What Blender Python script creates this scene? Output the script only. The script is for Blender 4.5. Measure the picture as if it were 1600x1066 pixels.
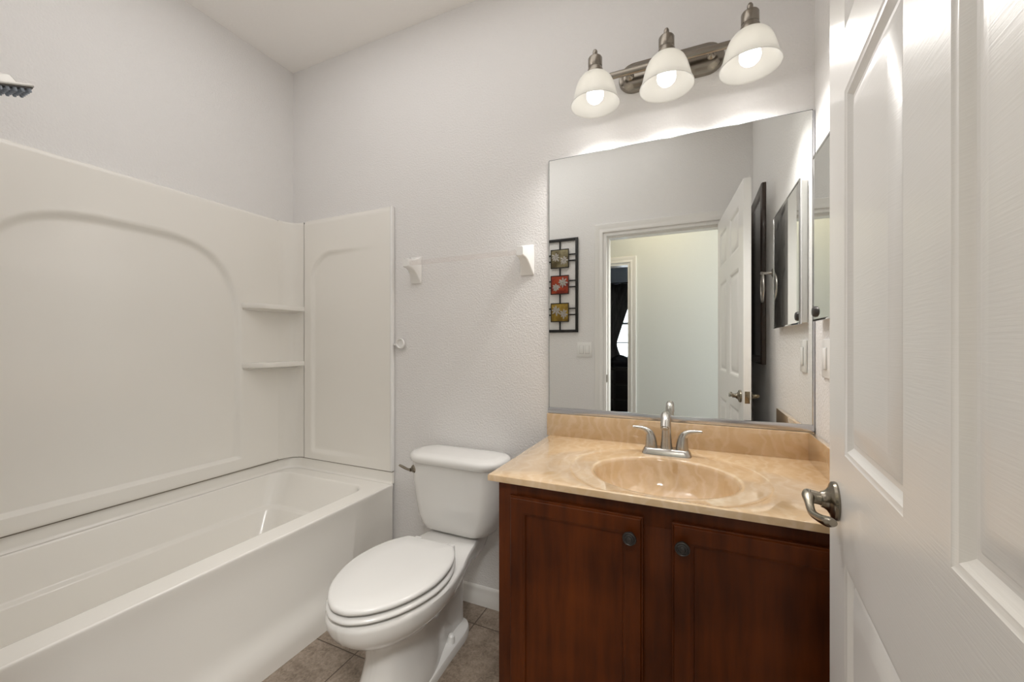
import bpy, bmesh, math, random
from mathutils import Vector, Matrix
from mathutils import noise as mnoise

for o in list(bpy.data.objects):
    bpy.data.objects.remove(o, do_unlink=True)
scene = bpy.context.scene
C = scene.collection
PI = math.pi
R = math.radians

# ------------------------------------------------------------------ camera
CAM_H = 1.2074
cam_data = bpy.data.cameras.new('camera')
cam = bpy.data.objects.new('camera', cam_data)
C.objects.link(cam)
cam.location = (0.0, -1.64, CAM_H)
cam.rotation_euler = (PI / 2, 0, 0.4226)
cam_data.sensor_fit = 'HORIZONTAL'
cam_data.sensor_width = 36.0
cam_data.lens = 36.0 * 627.8 / 1600.0
cam_data.shift_y = 4.1 / 1600.0
cam_data.clip_start = 0.01
scene.camera = cam

# ------------------------------------------------------------------ colour management, world, lights
vs = scene.view_settings
vs.view_transform = 'Standard'
vs.look = 'None'
vs.gamma = 1.0
vs.use_curve_mapping = False
vs.exposure = 0.26
scene.display_settings.display_device = 'sRGB'
scene.cycles.use_denoising = True
scene.cycles.max_bounces = 12
scene.cycles.diffuse_bounces = 6
scene.cycles.glossy_bounces = 8
scene.cycles.transmission_bounces = 8
scene.cycles.sample_clamp_indirect = 6.0

world = bpy.data.worlds.new('World')
scene.world = world
world.use_nodes = True
bg = world.node_tree.nodes['Background']
bg.inputs['Color'].default_value = (0.86, 0.93, 1.0, 1)
bg.inputs['Strength'].default_value = 4.5


def lamp(name, kind, loc, power, color, rot=(0, 0, 0), **kw):
    d = bpy.data.lights.new(name, kind)
    d.energy = power
    d.color = color
    for k, v in kw.items():
        setattr(d, k, v)
    o = bpy.data.objects.new(name, d)
    C.objects.link(o)
    o.location = loc
    o.rotation_euler = rot
    return o


# added soft area fill under the bathroom ceiling, warm ceiling light of the hallway, daylight arriving along the hallway
lamp('bathroom_ceiling_fill', 'AREA', (-0.95, -0.85, 2.795), 5.2, (1.0, 0.985, 0.975), shape='RECTANGLE', size=1.7, size_y=1.1)
lamp('bathroom_upper_fill', 'POINT', (-1.15, -0.95, 2.47), 2.3, (1.0, 0.985, 0.975), shadow_soft_size=0.14)  # added point fill that lifts ceiling and upper walls, no fixture there
lamp('hallway_ceiling_light', 'AREA', (-0.30, -2.18, 2.78), 5.0, (1.0, 0.82, 0.50), shape='DISK', size=0.35)
lamp('hallway_daylight', 'AREA', (1.75, -2.18, 1.15), 17.0, (0.88, 0.96, 1.0), rot=(0, R(90), 0), shape='RECTANGLE', size=1.9, size_y=0.9)

lamp('hallway_door_fill', 'AREA', (0.38, -1.98, 2.44), 8.2, (1.0, 0.985, 0.965), rot=(R(32), 0, R(40)), shape='RECTANGLE', size=0.9, size_y=0.22, spread=R(75))  # added fill aimed through the doorway at floor, tub apron and cabinet front

# ------------------------------------------------------------------ materials
MATS = {}


def mat(name, color, rough=0.5, metal=0.0, coat=0.0, spec=0.5, bump=None, var=None, trans=0.0, ior=1.45, coat_rough=0.05):
    """principled material; bump = (scale, strength, distance, stretch), var = (scale, amount, stretch)."""
    m = bpy.data.materials.new(name)
    m.use_nodes = True
    nt = m.node_tree
    b = nt.nodes['Principled BSDF']
    b.inputs['Base Color'].default_value = (*color, 1)
    b.inputs['Roughness'].default_value = rough
    b.inputs['Metallic'].default_value = metal
    b.inputs['Coat Weight'].default_value = coat
    b.inputs['Coat Roughness'].default_value = coat_rough
    b.inputs['Specular IOR Level'].default_value = spec
    b.inputs['Transmission Weight'].default_value = trans
    b.inputs['IOR'].default_value = ior
    tc = nt.nodes.new('ShaderNodeTexCoord')

    def noise(scale, stretch, detail=3.0):
        mp = nt.nodes.new('ShaderNodeMapping')
        mp.inputs['Scale'].default_value = stretch or (1, 1, 1)
        nt.links.new(tc.outputs['Object'], mp.inputs['Vector'])
        n = nt.nodes.new('ShaderNodeTexNoise')
        n.inputs['Scale'].default_value = scale
        n.inputs['Detail'].default_value = detail
        nt.links.new(mp.outputs['Vector'], n.inputs['Vector'])
        return n
    if bump:
        sc, st, dist, stretch = bump
        n = noise(sc, stretch)
        bp = nt.nodes.new('ShaderNodeBump')
        bp.inputs['Strength'].default_value = st
        bp.inputs['Distance'].default_value = dist
        nt.links.new(n.outputs['Fac'], bp.inputs['Height'])
        nt.links.new(bp.outputs['Normal'], b.inputs['Normal'])
    if var:
        sc, amt, stretch = var
        n = noise(sc, stretch, 4.0)
        r = nt.nodes.new('ShaderNodeValToRGB')
        lo = tuple(max(0, c * (1 - amt)) for c in color)
        hi = tuple(min(1, c * (1 + amt)) for c in color)
        r.color_ramp.elements[0].position = 0.3
        r.color_ramp.elements[1].position = 0.7
        r.color_ramp.elements[0].color = (*lo, 1)
        r.color_ramp.elements[1].color = (*hi, 1)
        nt.links.new(n.outputs['Fac'], r.inputs['Fac'])
        nt.links.new(r.outputs['Color'], b.inputs['Base Color'])
    MATS[name] = m
    return m


M_wall = mat('wall_paint', (0.815, 0.80, 0.789), rough=0.5, spec=0.35, bump=(125, 0.45, 0.006, None))
M_ceil = mat('ceiling_paint', (0.95, 0.93, 0.905), rough=0.8, spec=0.2, bump=(60, 0.25, 0.004, None))
M_hall = mat('hall_paint', (0.68, 0.695, 0.67), rough=0.6, spec=0.3, bump=(95, 0.15, 0.004, None))
M_bed = mat('bedroom_paint', (0.48, 0.52, 0.57), rough=0.7, spec=0.2)
M_trim = mat('trim_paint', (0.84, 0.825, 0.80), rough=0.3, coat=0.15)
M_door = mat('door_paint', (0.88, 0.868, 0.85), rough=0.32, coat=0.15, bump=(30, 0.11, 0.0018, (0.6, 1, 14)))
M_acrylic = mat('tub_acrylic', (0.885, 0.86, 0.81), rough=0.20, coat=0.30, spec=0.5, coat_rough=0.12)
M_porc = mat('porcelain', (0.77, 0.758, 0.735), rough=0.12, coat=0.5)
M_seat = mat('seat_plastic', (0.73, 0.72, 0.70), rough=0.2, coat=0.2)
M_white = mat('white_plastic', (0.85, 0.84, 0.82), rough=0.3)
M_ceramic = mat('white_ceramic', (0.88, 0.87, 0.85), rough=0.12, coat=0.4)
M_nickel = mat('brushed_nickel', (0.52, 0.50, 0.47), rough=0.26, metal=1.0)
M_chrome = mat('chrome', (0.75, 0.75, 0.76), rough=0.07, metal=1.0)
M_pewter = mat('antique_nickel', (0.29, 0.26, 0.21), rough=0.24, metal=1.0, var=(30, 0.12, None))
M_brass = mat('antique_brass', (0.30, 0.255, 0.185), rough=0.22, metal=1.0)
M_knob = mat('dark_bronze', (0.075, 0.07, 0.068), rough=0.35, metal=0.8)
M_alu = mat('aluminium_channel', (0.60, 0.61, 0.64), rough=0.22, metal=1.0)
M_fix = mat('satin_nickel_fixture', (0.31, 0.28, 0.24), rough=0.26, metal=1.0)
M_mirror = mat('mirror_silver', (0.87, 0.885, 0.87), rough=0.0, metal=1.0)
M_medge = mat('mirror_edge', (0.10, 0.12, 0.12), rough=0.2, metal=0.6)
M_black = mat('black_metal', (0.012, 0.011, 0.010), rough=0.45)
M_frame = mat('dark_walnut_frame', (0.05, 0.032, 0.024), rough=0.3, coat=0.3, var=(18, 0.35, (1, 1, 0.2)))
M_dglass = mat('smoked_picture_glass', (0.17, 0.172, 0.175), rough=0.12, spec=0.6)
M_curtain = mat('dark_curtain_cloth', (0.075, 0.070, 0.064), rough=0.85, var=(40, 0.3, (1, 1, 0.1)))
M_dresser = mat('espresso_wood', (0.012, 0.008, 0.007), rough=0.3, coat=0.2)
M_bag = mat('black_vinyl', (0.012, 0.012, 0.014), rough=0.18, coat=0.5)
M_rubber = mat('grey_rubber', (0.30, 0.34, 0.40), rough=0.5)
M_caulk = mat('dark_seam', (0.16, 0.13, 0.10), rough=0.8)
M_grey = mat('grey_plastic', (0.55, 0.55, 0.54), rough=0.4)
M_winframe = mat('window_frame', (0.62, 0.65, 0.68), rough=0.4)
M_silver = mat('pewter_petal', (0.40, 0.375, 0.34), rough=0.42, metal=0.5)
M_carpet = mat('hall_carpet', (0.36, 0.31, 0.26), rough=0.95, bump=(400, 0.5, 0.004, None))
M_bulb = bpy.data.materials.new('lit_bulb')
M_bulb.use_nodes = True
_b = M_bulb.node_tree.nodes['Principled BSDF']
_b.inputs['Base Color'].default_value = (0.9, 0.9, 0.88, 1)
_b.inputs['Emission Color'].default_value = (1.0, 0.96, 0.90, 1)
_b.inputs['Emission Strength'].default_value = 4.6


def make_shade_glass():
    m = bpy.data.materials.new('frosted_shade_glass')
    m.use_nodes = True
    nt = m.node_tree
    nt.nodes.clear()
    out = nt.nodes.new('ShaderNodeOutputMaterial')
    d = nt.nodes.new('ShaderNodeBsdfDiffuse')
    d.inputs['Color'].default_value = (0.60, 0.59, 0.56, 1)
    t = nt.nodes.new('ShaderNodeBsdfTranslucent')
    t.inputs['Color'].default_value = (0.98, 0.965, 0.92, 1)
    g = nt.nodes.new('ShaderNodeBsdfGlossy')
    g.inputs['Roughness'].default_value = 0.5
    tr = nt.nodes.new('ShaderNodeBsdfTransparent')
    m1 = nt.nodes.new('ShaderNodeMixShader')
    m1.inputs['Fac'].default_value = 0.70
    nt.links.new(d.outputs[0], m1.inputs[1])
    nt.links.new(t.outputs[0], m1.inputs[2])
    fr = nt.nodes.new('ShaderNodeFresnel')
    m2 = nt.nodes.new('ShaderNodeMixShader')
    nt.links.new(fr.outputs[0], m2.inputs['Fac'])
    nt.links.new(m1.outputs[0], m2.inputs[1])
    nt.links.new(g.outputs[0], m2.inputs[2])
    m3 = nt.nodes.new('ShaderNodeMixShader')
    m3.inputs['Fac'].default_value = 0.05
    nt.links.new(m2.outputs[0], m3.inputs[1])
    nt.links.new(tr.outputs[0], m3.inputs[2])
    nt.links.new(m3.outputs[0], out.inputs['Surface'])
    return m


M_shade = make_shade_glass()


def make_clear(name, tint, rough, alpha):
    """thin clear plastic / glass: mostly see-through with a reflective skin."""
    m = bpy.data.materials.new(name)
    m.use_nodes = True
    nt = m.node_tree
    nt.nodes.clear()
    out = nt.nodes.new('ShaderNodeOutputMaterial')
    tr = nt.nodes.new('ShaderNodeBsdfTransparent')
    tr.inputs['Color'].default_value = (*tint, 1)
    g = nt.nodes.new('ShaderNodeBsdfPrincipled')
    g.inputs['Base Color'].default_value = (*tint, 1)
    g.inputs['Roughness'].default_value = rough
    mx = nt.nodes.new('ShaderNodeMixShader')
    mx.inputs['Fac'].default_value = alpha
    nt.links.new(tr.outputs[0], mx.inputs[1])
    nt.links.new(g.outputs[0], mx.inputs[2])
    nt.links.new(mx.outputs[0], out.inputs['Surface'])
    return m


M_clear = make_clear('clear_acrylic', (0.975, 0.96, 0.955), 0.1, 0.09)
M_pane = make_clear('window_glass', (0.97, 0.98, 0.98), 0.02, 0.06)


def make_marble():
    m = bpy.data.materials.new('beige_cultured_marble')
    m.use_nodes = True
    nt = m.node_tree
    b = nt.nodes['Principled BSDF']
    b.inputs['Roughness'].default_value = 0.14
    b.inputs['Coat Weight'].default_value = 1.0
    b.inputs['Coat IOR'].default_value = 1.65
    tc = nt.nodes.new('ShaderNodeTexCoord')
    n1 = nt.nodes.new('ShaderNodeTexNoise')
    n1.inputs['Scale'].default_value = 11
    n1.inputs['Detail'].default_value = 5
    n1.inputs['Distortion'].default_value = 1.6
    nt.links.new(tc.outputs['Object'], n1.inputs['Vector'])
    wv = nt.nodes.new('ShaderNodeTexWave')
    wv.inputs['Scale'].default_value = 7.0
    wv.inputs['Distortion'].default_value = 14.0
    wv.inputs['Detail'].default_value = 4.0
    wv.inputs['Detail Scale'].default_value = 1.4
    nt.links.new(tc.outputs['Object'], wv.inputs['Vector'])
    r1 = nt.nodes.new('ShaderNodeValToRGB')
    e = r1.color_ramp.elements
    e[0].position, e[0].color = 0.30, (0.60, 0.41, 0.222, 1)
    e[1].position, e[1].color = 0.72, (0.70, 0.508, 0.315, 1)
    nt.links.new(n1.outputs['Fac'], r1.inputs['Fac'])
    r2 = nt.nodes.new('ShaderNodeValToRGB')
    e = r2.color_ramp.elements
    e[0].position, e[0].color = 0.55, (0, 0, 0, 1)
    e[1].position, e[1].color = 1.0, (1, 1, 1, 1)
    nt.links.new(wv.outputs['Color'], r2.inputs['Fac'])
    mx = nt.nodes.new('ShaderNodeMixRGB')
    mx.inputs['Color2'].default_value = (0.77, 0.605, 0.425, 1)
    ml = nt.nodes.new('ShaderNodeMath')
    ml.operation = 'MULTIPLY'
    ml.inputs[1].default_value = 0.34
    nt.links.new(r2.outputs['Color'], ml.inputs[0])
    nt.links.new(ml.outputs[0], mx.inputs['Fac'])
    nt.links.new(r1.outputs['Color'], mx.inputs['Color1'])
    nt.links.new(mx.outputs['Color'], b.inputs['Base Color'])
    return m


M_marble = make_marble()


def make_cherry():
    m = bpy.data.materials.new('cherry_stained_wood')
    m.use_nodes = True
    nt = m.node_tree
    b = nt.nodes['Principled BSDF']
    b.inputs['Roughness'].default_value = 0.36
    b.inputs['Specular IOR Level'].default_value = 0.22
    b.inputs['Coat Weight'].default_value = 0.04
    b.inputs['Coat Roughness'].default_value = 0.2
    tc = nt.nodes.new('ShaderNodeTexCoord')
    mp = nt.nodes.new('ShaderNodeMapping')
    mp.inputs['Scale'].default_value = (9, 9, 0.9)
    nt.links.new(tc.outputs['Object'], mp.inputs['Vector'])
    n1 = nt.nodes.new('ShaderNodeTexNoise')
    n1.inputs['Scale'].default_value = 5
    n1.inputs['Detail'].default_value = 6
    nt.links.new(mp.outputs['Vector'], n1.inputs['Vector'])
    n2 = nt.nodes.new('ShaderNodeTexNoise')
    n2.inputs['Scale'].default_value = 3.2
    n2.inputs['Detail'].default_value = 3
    nt.links.new(tc.outputs['Object'], n2.inputs['Vector'])
    ad = nt.nodes.new('ShaderNodeMixRGB')
    ad.inputs['Fac'].default_value = 0.62
    nt.links.new(n1.outputs['Fac'], ad.inputs['Color1'])
    nt.links.new(n2.outputs['Fac'], ad.inputs['Color2'])
    r = nt.nodes.new('ShaderNodeValToRGB')
    e = r.color_ramp.elements
    e[0].position, e[0].color = 0.33, (0.030, 0.0055, 0.0009, 1)
    e[1].position, e[1].color = 0.68, (0.135, 0.030, 0.0038, 1)
    nt.links.new(ad.outputs['Color'], r.inputs['Fac'])
    nt.links.new(r.outputs['Color'], b.inputs['Base Color'])
    return m


M_cherry = make_cherry()


def make_floor():
    m = bpy.data.materials.new('taupe_stone_tile')
    m.use_nodes = True
    nt = m.node_tree
    b = nt.nodes['Principled BSDF']
    b.inputs['Roughness'].default_value = 0.45
    tc = nt.nodes.new('ShaderNodeTexCoord')
    mp = nt.nodes.new('ShaderNodeMapping')
    T = 0.3395
    mp.inputs['Scale'].default_value = (1 / T, 1 / T, 1)
    mp.inputs['Location'].default_value = (1.197 / T + 10, 0.468 / T + 10, 0)
    nt.links.new(tc.outputs['Object'], mp.inputs['Vector'])
    br = nt.nodes.new('ShaderNodeTexBrick')
    br.offset = 0.0
    br.inputs['Scale'].default_value = 1.0
    br.inputs['Mortar Size'].default_value = 0.008
    br.inputs['Mortar Smooth'].default_value = 0.3
    br.inputs['Brick Width'].default_value = 1.0
    br.inputs['Row Height'].default_value = 1.0
    br.inputs['Color1'].default_value = (0.0, 0.0, 0.0, 1)
    br.inputs['Color2'].default_value = (0.25, 0.25, 0.25, 1)
    br.inputs['Mortar'].default_value = (1, 1, 1, 1)
    nt.links.new(mp.outputs['Vector'], br.inputs['Vector'])
    n1 = nt.nodes.new('ShaderNodeTexNoise')
    n1.inputs['Scale'].default_value = 14
    n1.inputs['Detail'].default_value = 8
    n1.inputs['Roughness'].default_value = 0.7
    nt.links.new(tc.outputs['Object'], n1.inputs['Vector'])
    r = nt.nodes.new('ShaderNodeValToRGB')
    e = r.color_ramp.elements
    e[0].position, e[0].color = 0.34, (0.135, 0.100, 0.070, 1)
    e[1].position, e[1].color = 0.66, (0.40, 0.325, 0.26, 1)
    n2 = nt.nodes.new('ShaderNodeTexNoise')
    n2.inputs['Scale'].default_value = 75
    n2.inputs['Detail'].default_value = 6
    n2.inputs['Distortion'].default_value = 1.2
    nt.links.new(tc.outputs['Object'], n2.inputs['Vector'])
    nm = nt.nodes.new('ShaderNodeMixRGB')
    nm.inputs['Fac'].default_value = 0.42
    nt.links.new(n1.outputs['Fac'], nm.inputs['Color1'])
    nt.links.new(n2.outputs['Fac'], nm.inputs['Color2'])
    nt.links.new(nm.outputs['Color'], r.inputs['Fac'])
    mx = nt.nodes.new('ShaderNodeMixRGB')
    mx.inputs['Color2'].default_value = (0.085, 0.058, 0.040, 1)
    nt.links.new(br.outputs['Fac'], mx.inputs['Fac'])
    nt.links.new(r.outputs['Color'], mx.inputs['Color1'])
    nt.links.new(mx.outputs['Color'], b.inputs['Base Color'])
    iv = nt.nodes.new('ShaderNodeMath')
    iv.operation = 'SUBTRACT'
    iv.inputs[0].default_value = 1.0
    nt.links.new(br.outputs['Fac'], iv.inputs[1])
    bp = nt.nodes.new('ShaderNodeBump')
    bp.inputs['Strength'].default_value = 0.5
    bp.inputs['Distance'].default_value = 0.003
    nt.links.new(iv.outputs[0], bp.inputs['Height'])
    nt.links.new(bp.outputs['Normal'], b.inputs['Normal'])
    return m


M_floor = make_floor()


def make_tileart(name, ca, cb):
    m = bpy.data.materials.new(name)
    m.use_nodes = True
    nt = m.node_tree
    b = nt.nodes['Principled BSDF']
    b.inputs['Roughness'].default_value = 0.35
    b.inputs['Metallic'].default_value = 0.3
    tc = nt.nodes.new('ShaderNodeTexCoord')
    n = nt.nodes.new('ShaderNodeTexNoise')
    n.inputs['Scale'].default_value = 16
    n.inputs['Detail'].default_value = 3
    nt.links.new(tc.outputs['Object'], n.inputs['Vector'])
    r = nt.nodes.new('ShaderNodeValToRGB')
    e = r.color_ramp.elements
    e[0].position, e[0].color = 0.38, (*ca, 1)
    e[1].position, e[1].color = 0.60, (*cb, 1)
    nt.links.new(n.outputs['Fac'], r.inputs['Fac'])
    nt.links.new(r.outputs['Color'], b.inputs['Base Color'])
    return m


# ------------------------------------------------------------------ mesh helpers
def add_box(bm, x0, x1, y0, y1, z0, z1, bev=0.0, seg=2):
    t = bmesh.new()
    vs_ = [t.verts.new((x, y, z)) for z in (z0, z1) for y in (y0, y1) for x in (x0, x1)]
    for f in ((0, 2, 3, 1), (4, 5, 7, 6), (0, 1, 5, 4), (2, 6, 7, 3), (0, 4, 6, 2), (1, 3, 7, 5)):
        t.faces.new([vs_[i] for i in f])
    if bev > 0:
        bmesh.ops.bevel(t, geom=list(t.edges), offset=bev, segments=seg, affect='EDGES', profile=0.5)
    merge(bm, t)


def merge(bm, t, M=None):
    me = bpy.data.meshes.new('tmp')
    t.to_mesh(me)
    t.free()
    if M is not None:
        me.transform(M)
    bm.from_mesh(me)
    bpy.data.meshes.remove(me)


def add_loft(bm, rings, cap0=True, cap1=True, closed=True):
    rows = [[bm.verts.new(p) for p in r] for r in rings]
    n = len(rows[0])
    for a, b in zip(rows[:-1], rows[1:]):
        for i in range(n if closed else n - 1):
            j = (i + 1) % n
            try:
                bm.faces.new((a[i], a[j], b[j], b[i]))
            except ValueError:
                pass
    if cap0:
        bm.faces.new(list(reversed(rows[0])))
    if cap1:
        bm.faces.new(rows[-1])
    return rows


def add_lathe(bm, prof, axis_o, axis=(0, 0, 1), n=32, cap0=False, cap1=False):
    """prof = [(r, h)] turned about AXIS through axis_o."""
    ax = Vector(axis).normalized()
    u = ax.orthogonal().normalized()
    v = ax.cross(u)
    o = Vector(axis_o)
    rings = []
    for r, h in prof:
        r = max(r, 1e-5)
        rings.append([o + ax * h + (u * math.cos(2 * PI * i / n) + v * math.sin(2 * PI * i / n)) * r for i in range(n)])
    add_loft(bm, rings, cap0, cap1)


def catmull(pts, sub):
    P = [Vector(p) for p in pts]
    P = [P[0] * 2 - P[1]] + P + [P[-1] * 2 - P[-2]]
    out = []
    for i in range(1, len(P) - 2):
        for k in range(sub):
            t = k / sub
            a, b, c, d = P[i - 1], P[i], P[i + 1], P[i + 2]
            out.append(0.5 * ((2 * b) + (c - a) * t + (2 * a - 5 * b + 4 * c - d) * t * t + (3 * b - a - 3 * c + d) * t ** 3))
    out.append(P[-2])
    return out


def add_tube(bm, pts, rad, n=16, sub=6, flat=1.0, up=(0, 0, 1), cap=True):
    """swept tube; rad a number or a list per control point; flat squeezes the section along UP."""
    rl = rad if isinstance(rad, (list, tuple)) else [rad] * len(pts)
    if sub > 1:
        P = catmull(pts, sub)
        rr = [v[0] for v in catmull([(r, 0, 0) for r in rl], sub)]
    else:
        P = [Vector(p) for p in pts]
        rr = list(rl)
    rings = []
    side = None
    for i, p in enumerate(P):
        d = (P[min(i + 1, len(P) - 1)] - P[max(i - 1, 0)]).normalized()
        if side is None:
            side = d.cross(Vector(up))
            if side.length < 1e-4:
                side = d.orthogonal()
        else:
            side = side - d * side.dot(d)
        side.normalize()
        w = side.cross(d)
        rings.append([p + side * (rr[i] * math.cos(2 * PI * k / n)) + w * (rr[i] * flat * math.sin(2 * PI * k / n)) for k in range(n)])
    add_loft(bm, rings, cap, cap)


def rrect(x0, x1, y0, y1, r, z, n=8):
    """rounded rectangle ring, counter-clockwise from the +x +y corner."""
    pts = []
    for cx, cy, a0 in ((x1 - r, y1 - r, 0), (x0 + r, y1 - r, 90), (x0 + r, y0 + r, 180), (x1 - r, y0 + r, 270)):
        for k in range(n + 1):
            a = R(a0 + 90 * k / n)
            pts.append(Vector((cx + r * math.cos(a), cy + r * math.sin(a), z)))
    return pts


def egg(cx, y_back, y_front, hw, z, n=48, nb=2.6, nf=2.0, wide=0.42):
    """toilet-bowl outline: squarish at the back (+y), elongated to the front; WIDE = where the widest line sits, from the back."""
    L = y_back - y_front
    yw = y_back - wide * L
    pts = []
    for i in range(n):
        a = 2 * PI * i / n
        c, s = math.cos(a), math.sin(a)
        if s >= 0:
            e = 2 / nb
            x = hw * math.copysign(abs(c) ** e, c)
            y = yw + (y_back - yw) * abs(s) ** e
        else:
            e = 2 / nf
            x = hw * math.copysign(abs(c) ** e, c)
            y = yw - (yw - y_front) * abs(s) ** e
        pts.append(Vector((cx + x, y, z)))
    return pts


def smooth(e0, e1, x):
    t = min(1, max(0, (x - e0) / (e1 - e0)))
    return t * t * (3 - 2 * t)


def link(name, bm, m, parent=None, angle=32, origin=None):
    """one mesh object; geometry is given in world space unless the parent is turned (then in the parent's space)."""
    bmesh.ops.recalc_face_normals(bm, faces=list(bm.faces))
    me = bpy.data.meshes.new(name)
    bm.to_mesh(me)
    bm.free()
    for p in me.polygons:
        p.use_smooth = True
    me.set_sharp_from_angle(angle=R(angle))
    ms = m if isinstance(m, (list, tuple)) else [m]
    for k in ms:
        me.materials.append(k)
    o = bpy.data.objects.new(name, me)
    C.objects.link(o)
    if parent is not None:
        o.parent = parent
        if not parent.get('_local'):
            w = Vector(parent.get('_org', (0, 0, 0)))
            me.transform(Matrix.Translation(-w))
            o['_org'] = tuple(w)
        else:
            o['_local'] = 1
    else:
        if origin is None:
            xs = [v.co for v in me.vertices]
            mn = Vector((min(v.x for v in xs), min(v.y for v in xs), min(v.z for v in xs)))
            mx = Vector((max(v.x for v in xs), max(v.y for v in xs), max(v.z for v in xs)))
            origin = ((mn.x + mx.x) / 2, (mn.y + mx.y) / 2, mn.z)
        me.transform(Matrix.Translation(-Vector(origin)))
        o.location = origin
        o['_org'] = tuple(origin)
    return o


def tag(o, label=None, cat=None, group=None, kind=None):
    if label:
        o['label'] = label
    if cat:
        o['category'] = cat
    if group:
        o['group'] = group
    if kind:
        o['kind'] = kind
    return o


def thing(name, loc, label, cat, group=None, rotz=None, kind=None):
    o = bpy.data.objects.new(name, None)
    o.empty_display_size = 0.05
    C.objects.link(o)
    o.location = loc
    if rotz is not None:
        o.rotation_euler = (0, 0, rotz)
        o['_local'] = 1
    else:
        o['_org'] = tuple(loc)
    return tag(o, label, cat, group, kind)


def struct(name, bm, m, label=None, cat=None, parent=None, origin=(0, 0, 0), angle=32):
    o = link(name, bm, m, parent, angle, origin if parent is None else None)
    return tag(o, label, cat, None, 'structure' if parent is None else None)


def B():
    return bmesh.new()


def quick_box(name, dims, m, parent=None, bev=0.0, seg=2):
    bm = B()
    add_box(bm, *dims, bev, seg)
    return link(name, bm, m, parent)


# ------------------------------------------------------------------ the room
XL, XR = -2.16, 0.372          # left and right wall
YB, YF = 0.0, -1.53            # back wall, door wall (room face)
YH = -1.645                    # door wall (hall face)
YW = -2.72                     # far wall of the hall (hall face)
ZC = 2.809
OPX0, OPX1, OPZ = -0.632, 0.205, 2.065   # bathroom door opening

bm = B(); add_box(bm, XL - 0.1, 2.0, YW - 0.12, 0.1, -0.1, 0.0)
struct('floor', bm, M_floor, 'taupe stone tile floor with brown grout lines', 'floor')
bm = B(); add_box(bm, XL - 0.1, 2.0, YW - 0.12, 0.1, ZC, ZC + 0.1)
struct('ceiling', bm, M_ceil, 'plain white bathroom ceiling', 'ceiling')
bm = B(); add_box(bm, XL - 0.1, XL, YF, 0.1, 0, ZC)
struct('wall_left', bm, M_wall, 'white textured wall above the tub surround', 'wall')
bm = B(); add_box(bm, XL, XR + 0.1, 0, 0.1, 0, ZC)
struct('wall_back', bm, M_wall, 'white textured wall behind toilet and vanity', 'wall')
bm = B(); add_box(bm, XR, XR + 0.1, YF, 0, 0, ZC)
struct('wall_right', bm, M_wall, 'white wall to the right of the vanity', 'wall')
bm = B()
add_box(bm, XL - 0.1, OPX0, YH, YF, 0, ZC)
add_box(bm, OPX1, 2.0, YH, YF, 0, ZC)
add_box(bm, OPX0, OPX1, YH, YF, OPZ, ZC)
struct('wall_front', bm, M_wall, 'white wall around the doorway, seen in the mirror', 'wall')

HX0, HX1, HZ = -1.39, -0.603, 2.052     # bedroom doorway in the hall wall
bm = B()
add_box(bm, -3.4, HX0, YW - 0.12, YW, 0, ZC)
add_box(bm, HX1, 2.0, YW - 0.12, YW, 0, ZC)
add_box(bm, HX0, HX1, YW - 0.12, YW, HZ, ZC)
struct('wall_hall', bm, M_hall, 'pale hallway wall seen through the doorway in the mirror', 'wall')
bm = B(); add_box(bm, -3.5, -3.4, YW - 0.12, YH, 0, ZC)
struct('wall_hall_end', bm, M_hall, 'end wall of the hallway', 'wall')
bm = B(); add_box(bm, 2.0, 2.1, YW - 0.12, YF, 0, ZC)
struct('wall_hall_side', bm, M_hall, 'other end wall of the hallway', 'wall')
# hall left extension of floor, ceiling and front wall
bm = B(); add_box(bm, -3.4, XL - 0.1, YW - 0.12, YF, -0.1, 0)
struct('floor_hall', bm, M_carpet, 'hallway floor beyond the bathroom', 'floor')
bm = B(); add_box(bm, -3.4, XL - 0.1, YW - 0.12, YF, ZC, ZC + 0.1)
struct('ceiling_hall', bm, M_ceil, 'hallway ceiling', 'ceiling')
bm = B(); add_box(bm, -3.4, XL - 0.1, YH, YF, 0, ZC)
struct('wall_hall_front', bm, M_hall, 'hallway side of the bathroom wall', 'wall')

# bedroom beyond the hall
BY = -6.0
WX0, WX1, WZ0, WZ1 = -1.75, -0.45, 0.92, 2.12
bm = B()
add_box(bm, -3.4, WX0, BY - 0.12, BY, 0, ZC)
add_box(bm, WX1, 0.6, BY - 0.12, BY, 0, ZC)
add_box(bm, WX0, WX1, BY - 0.12, BY, 0, WZ0)
add_box(bm, WX0, WX1, BY - 0.12, BY, WZ1, ZC)
struct('wall_bedroom_back', bm, M_bed, 'grey blue bedroom wall with the window', 'wall')
bm = B(); add_box(bm, -3.5, -3.4, BY - 0.12, YW - 0.12, 0, ZC)
struct('wall_bedroom_left', bm, M_bed, 'grey blue side wall of the bedroom', 'wall')
bm = B(); add_box(bm, 0.6, 0.7, BY - 0.12, YW - 0.12, 0, ZC)
struct('wall_bedroom_right', bm, M_bed, 'grey blue bedroom wall near the dresser', 'wall')
bm = B(); add_box(bm, -3.4, 0.6, BY - 0.12, YW - 0.12, -0.1, 0)
struct('floor_bedroom', bm, M_carpet, 'bedroom carpet', 'floor')
bm = B(); add_box(bm, -3.4, 0.6, BY - 0.12, YW - 0.12, ZC, ZC + 0.1)
struct('ceiling_bedroom', bm, M_ceil, 'bedroom ceiling', 'ceiling')

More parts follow.
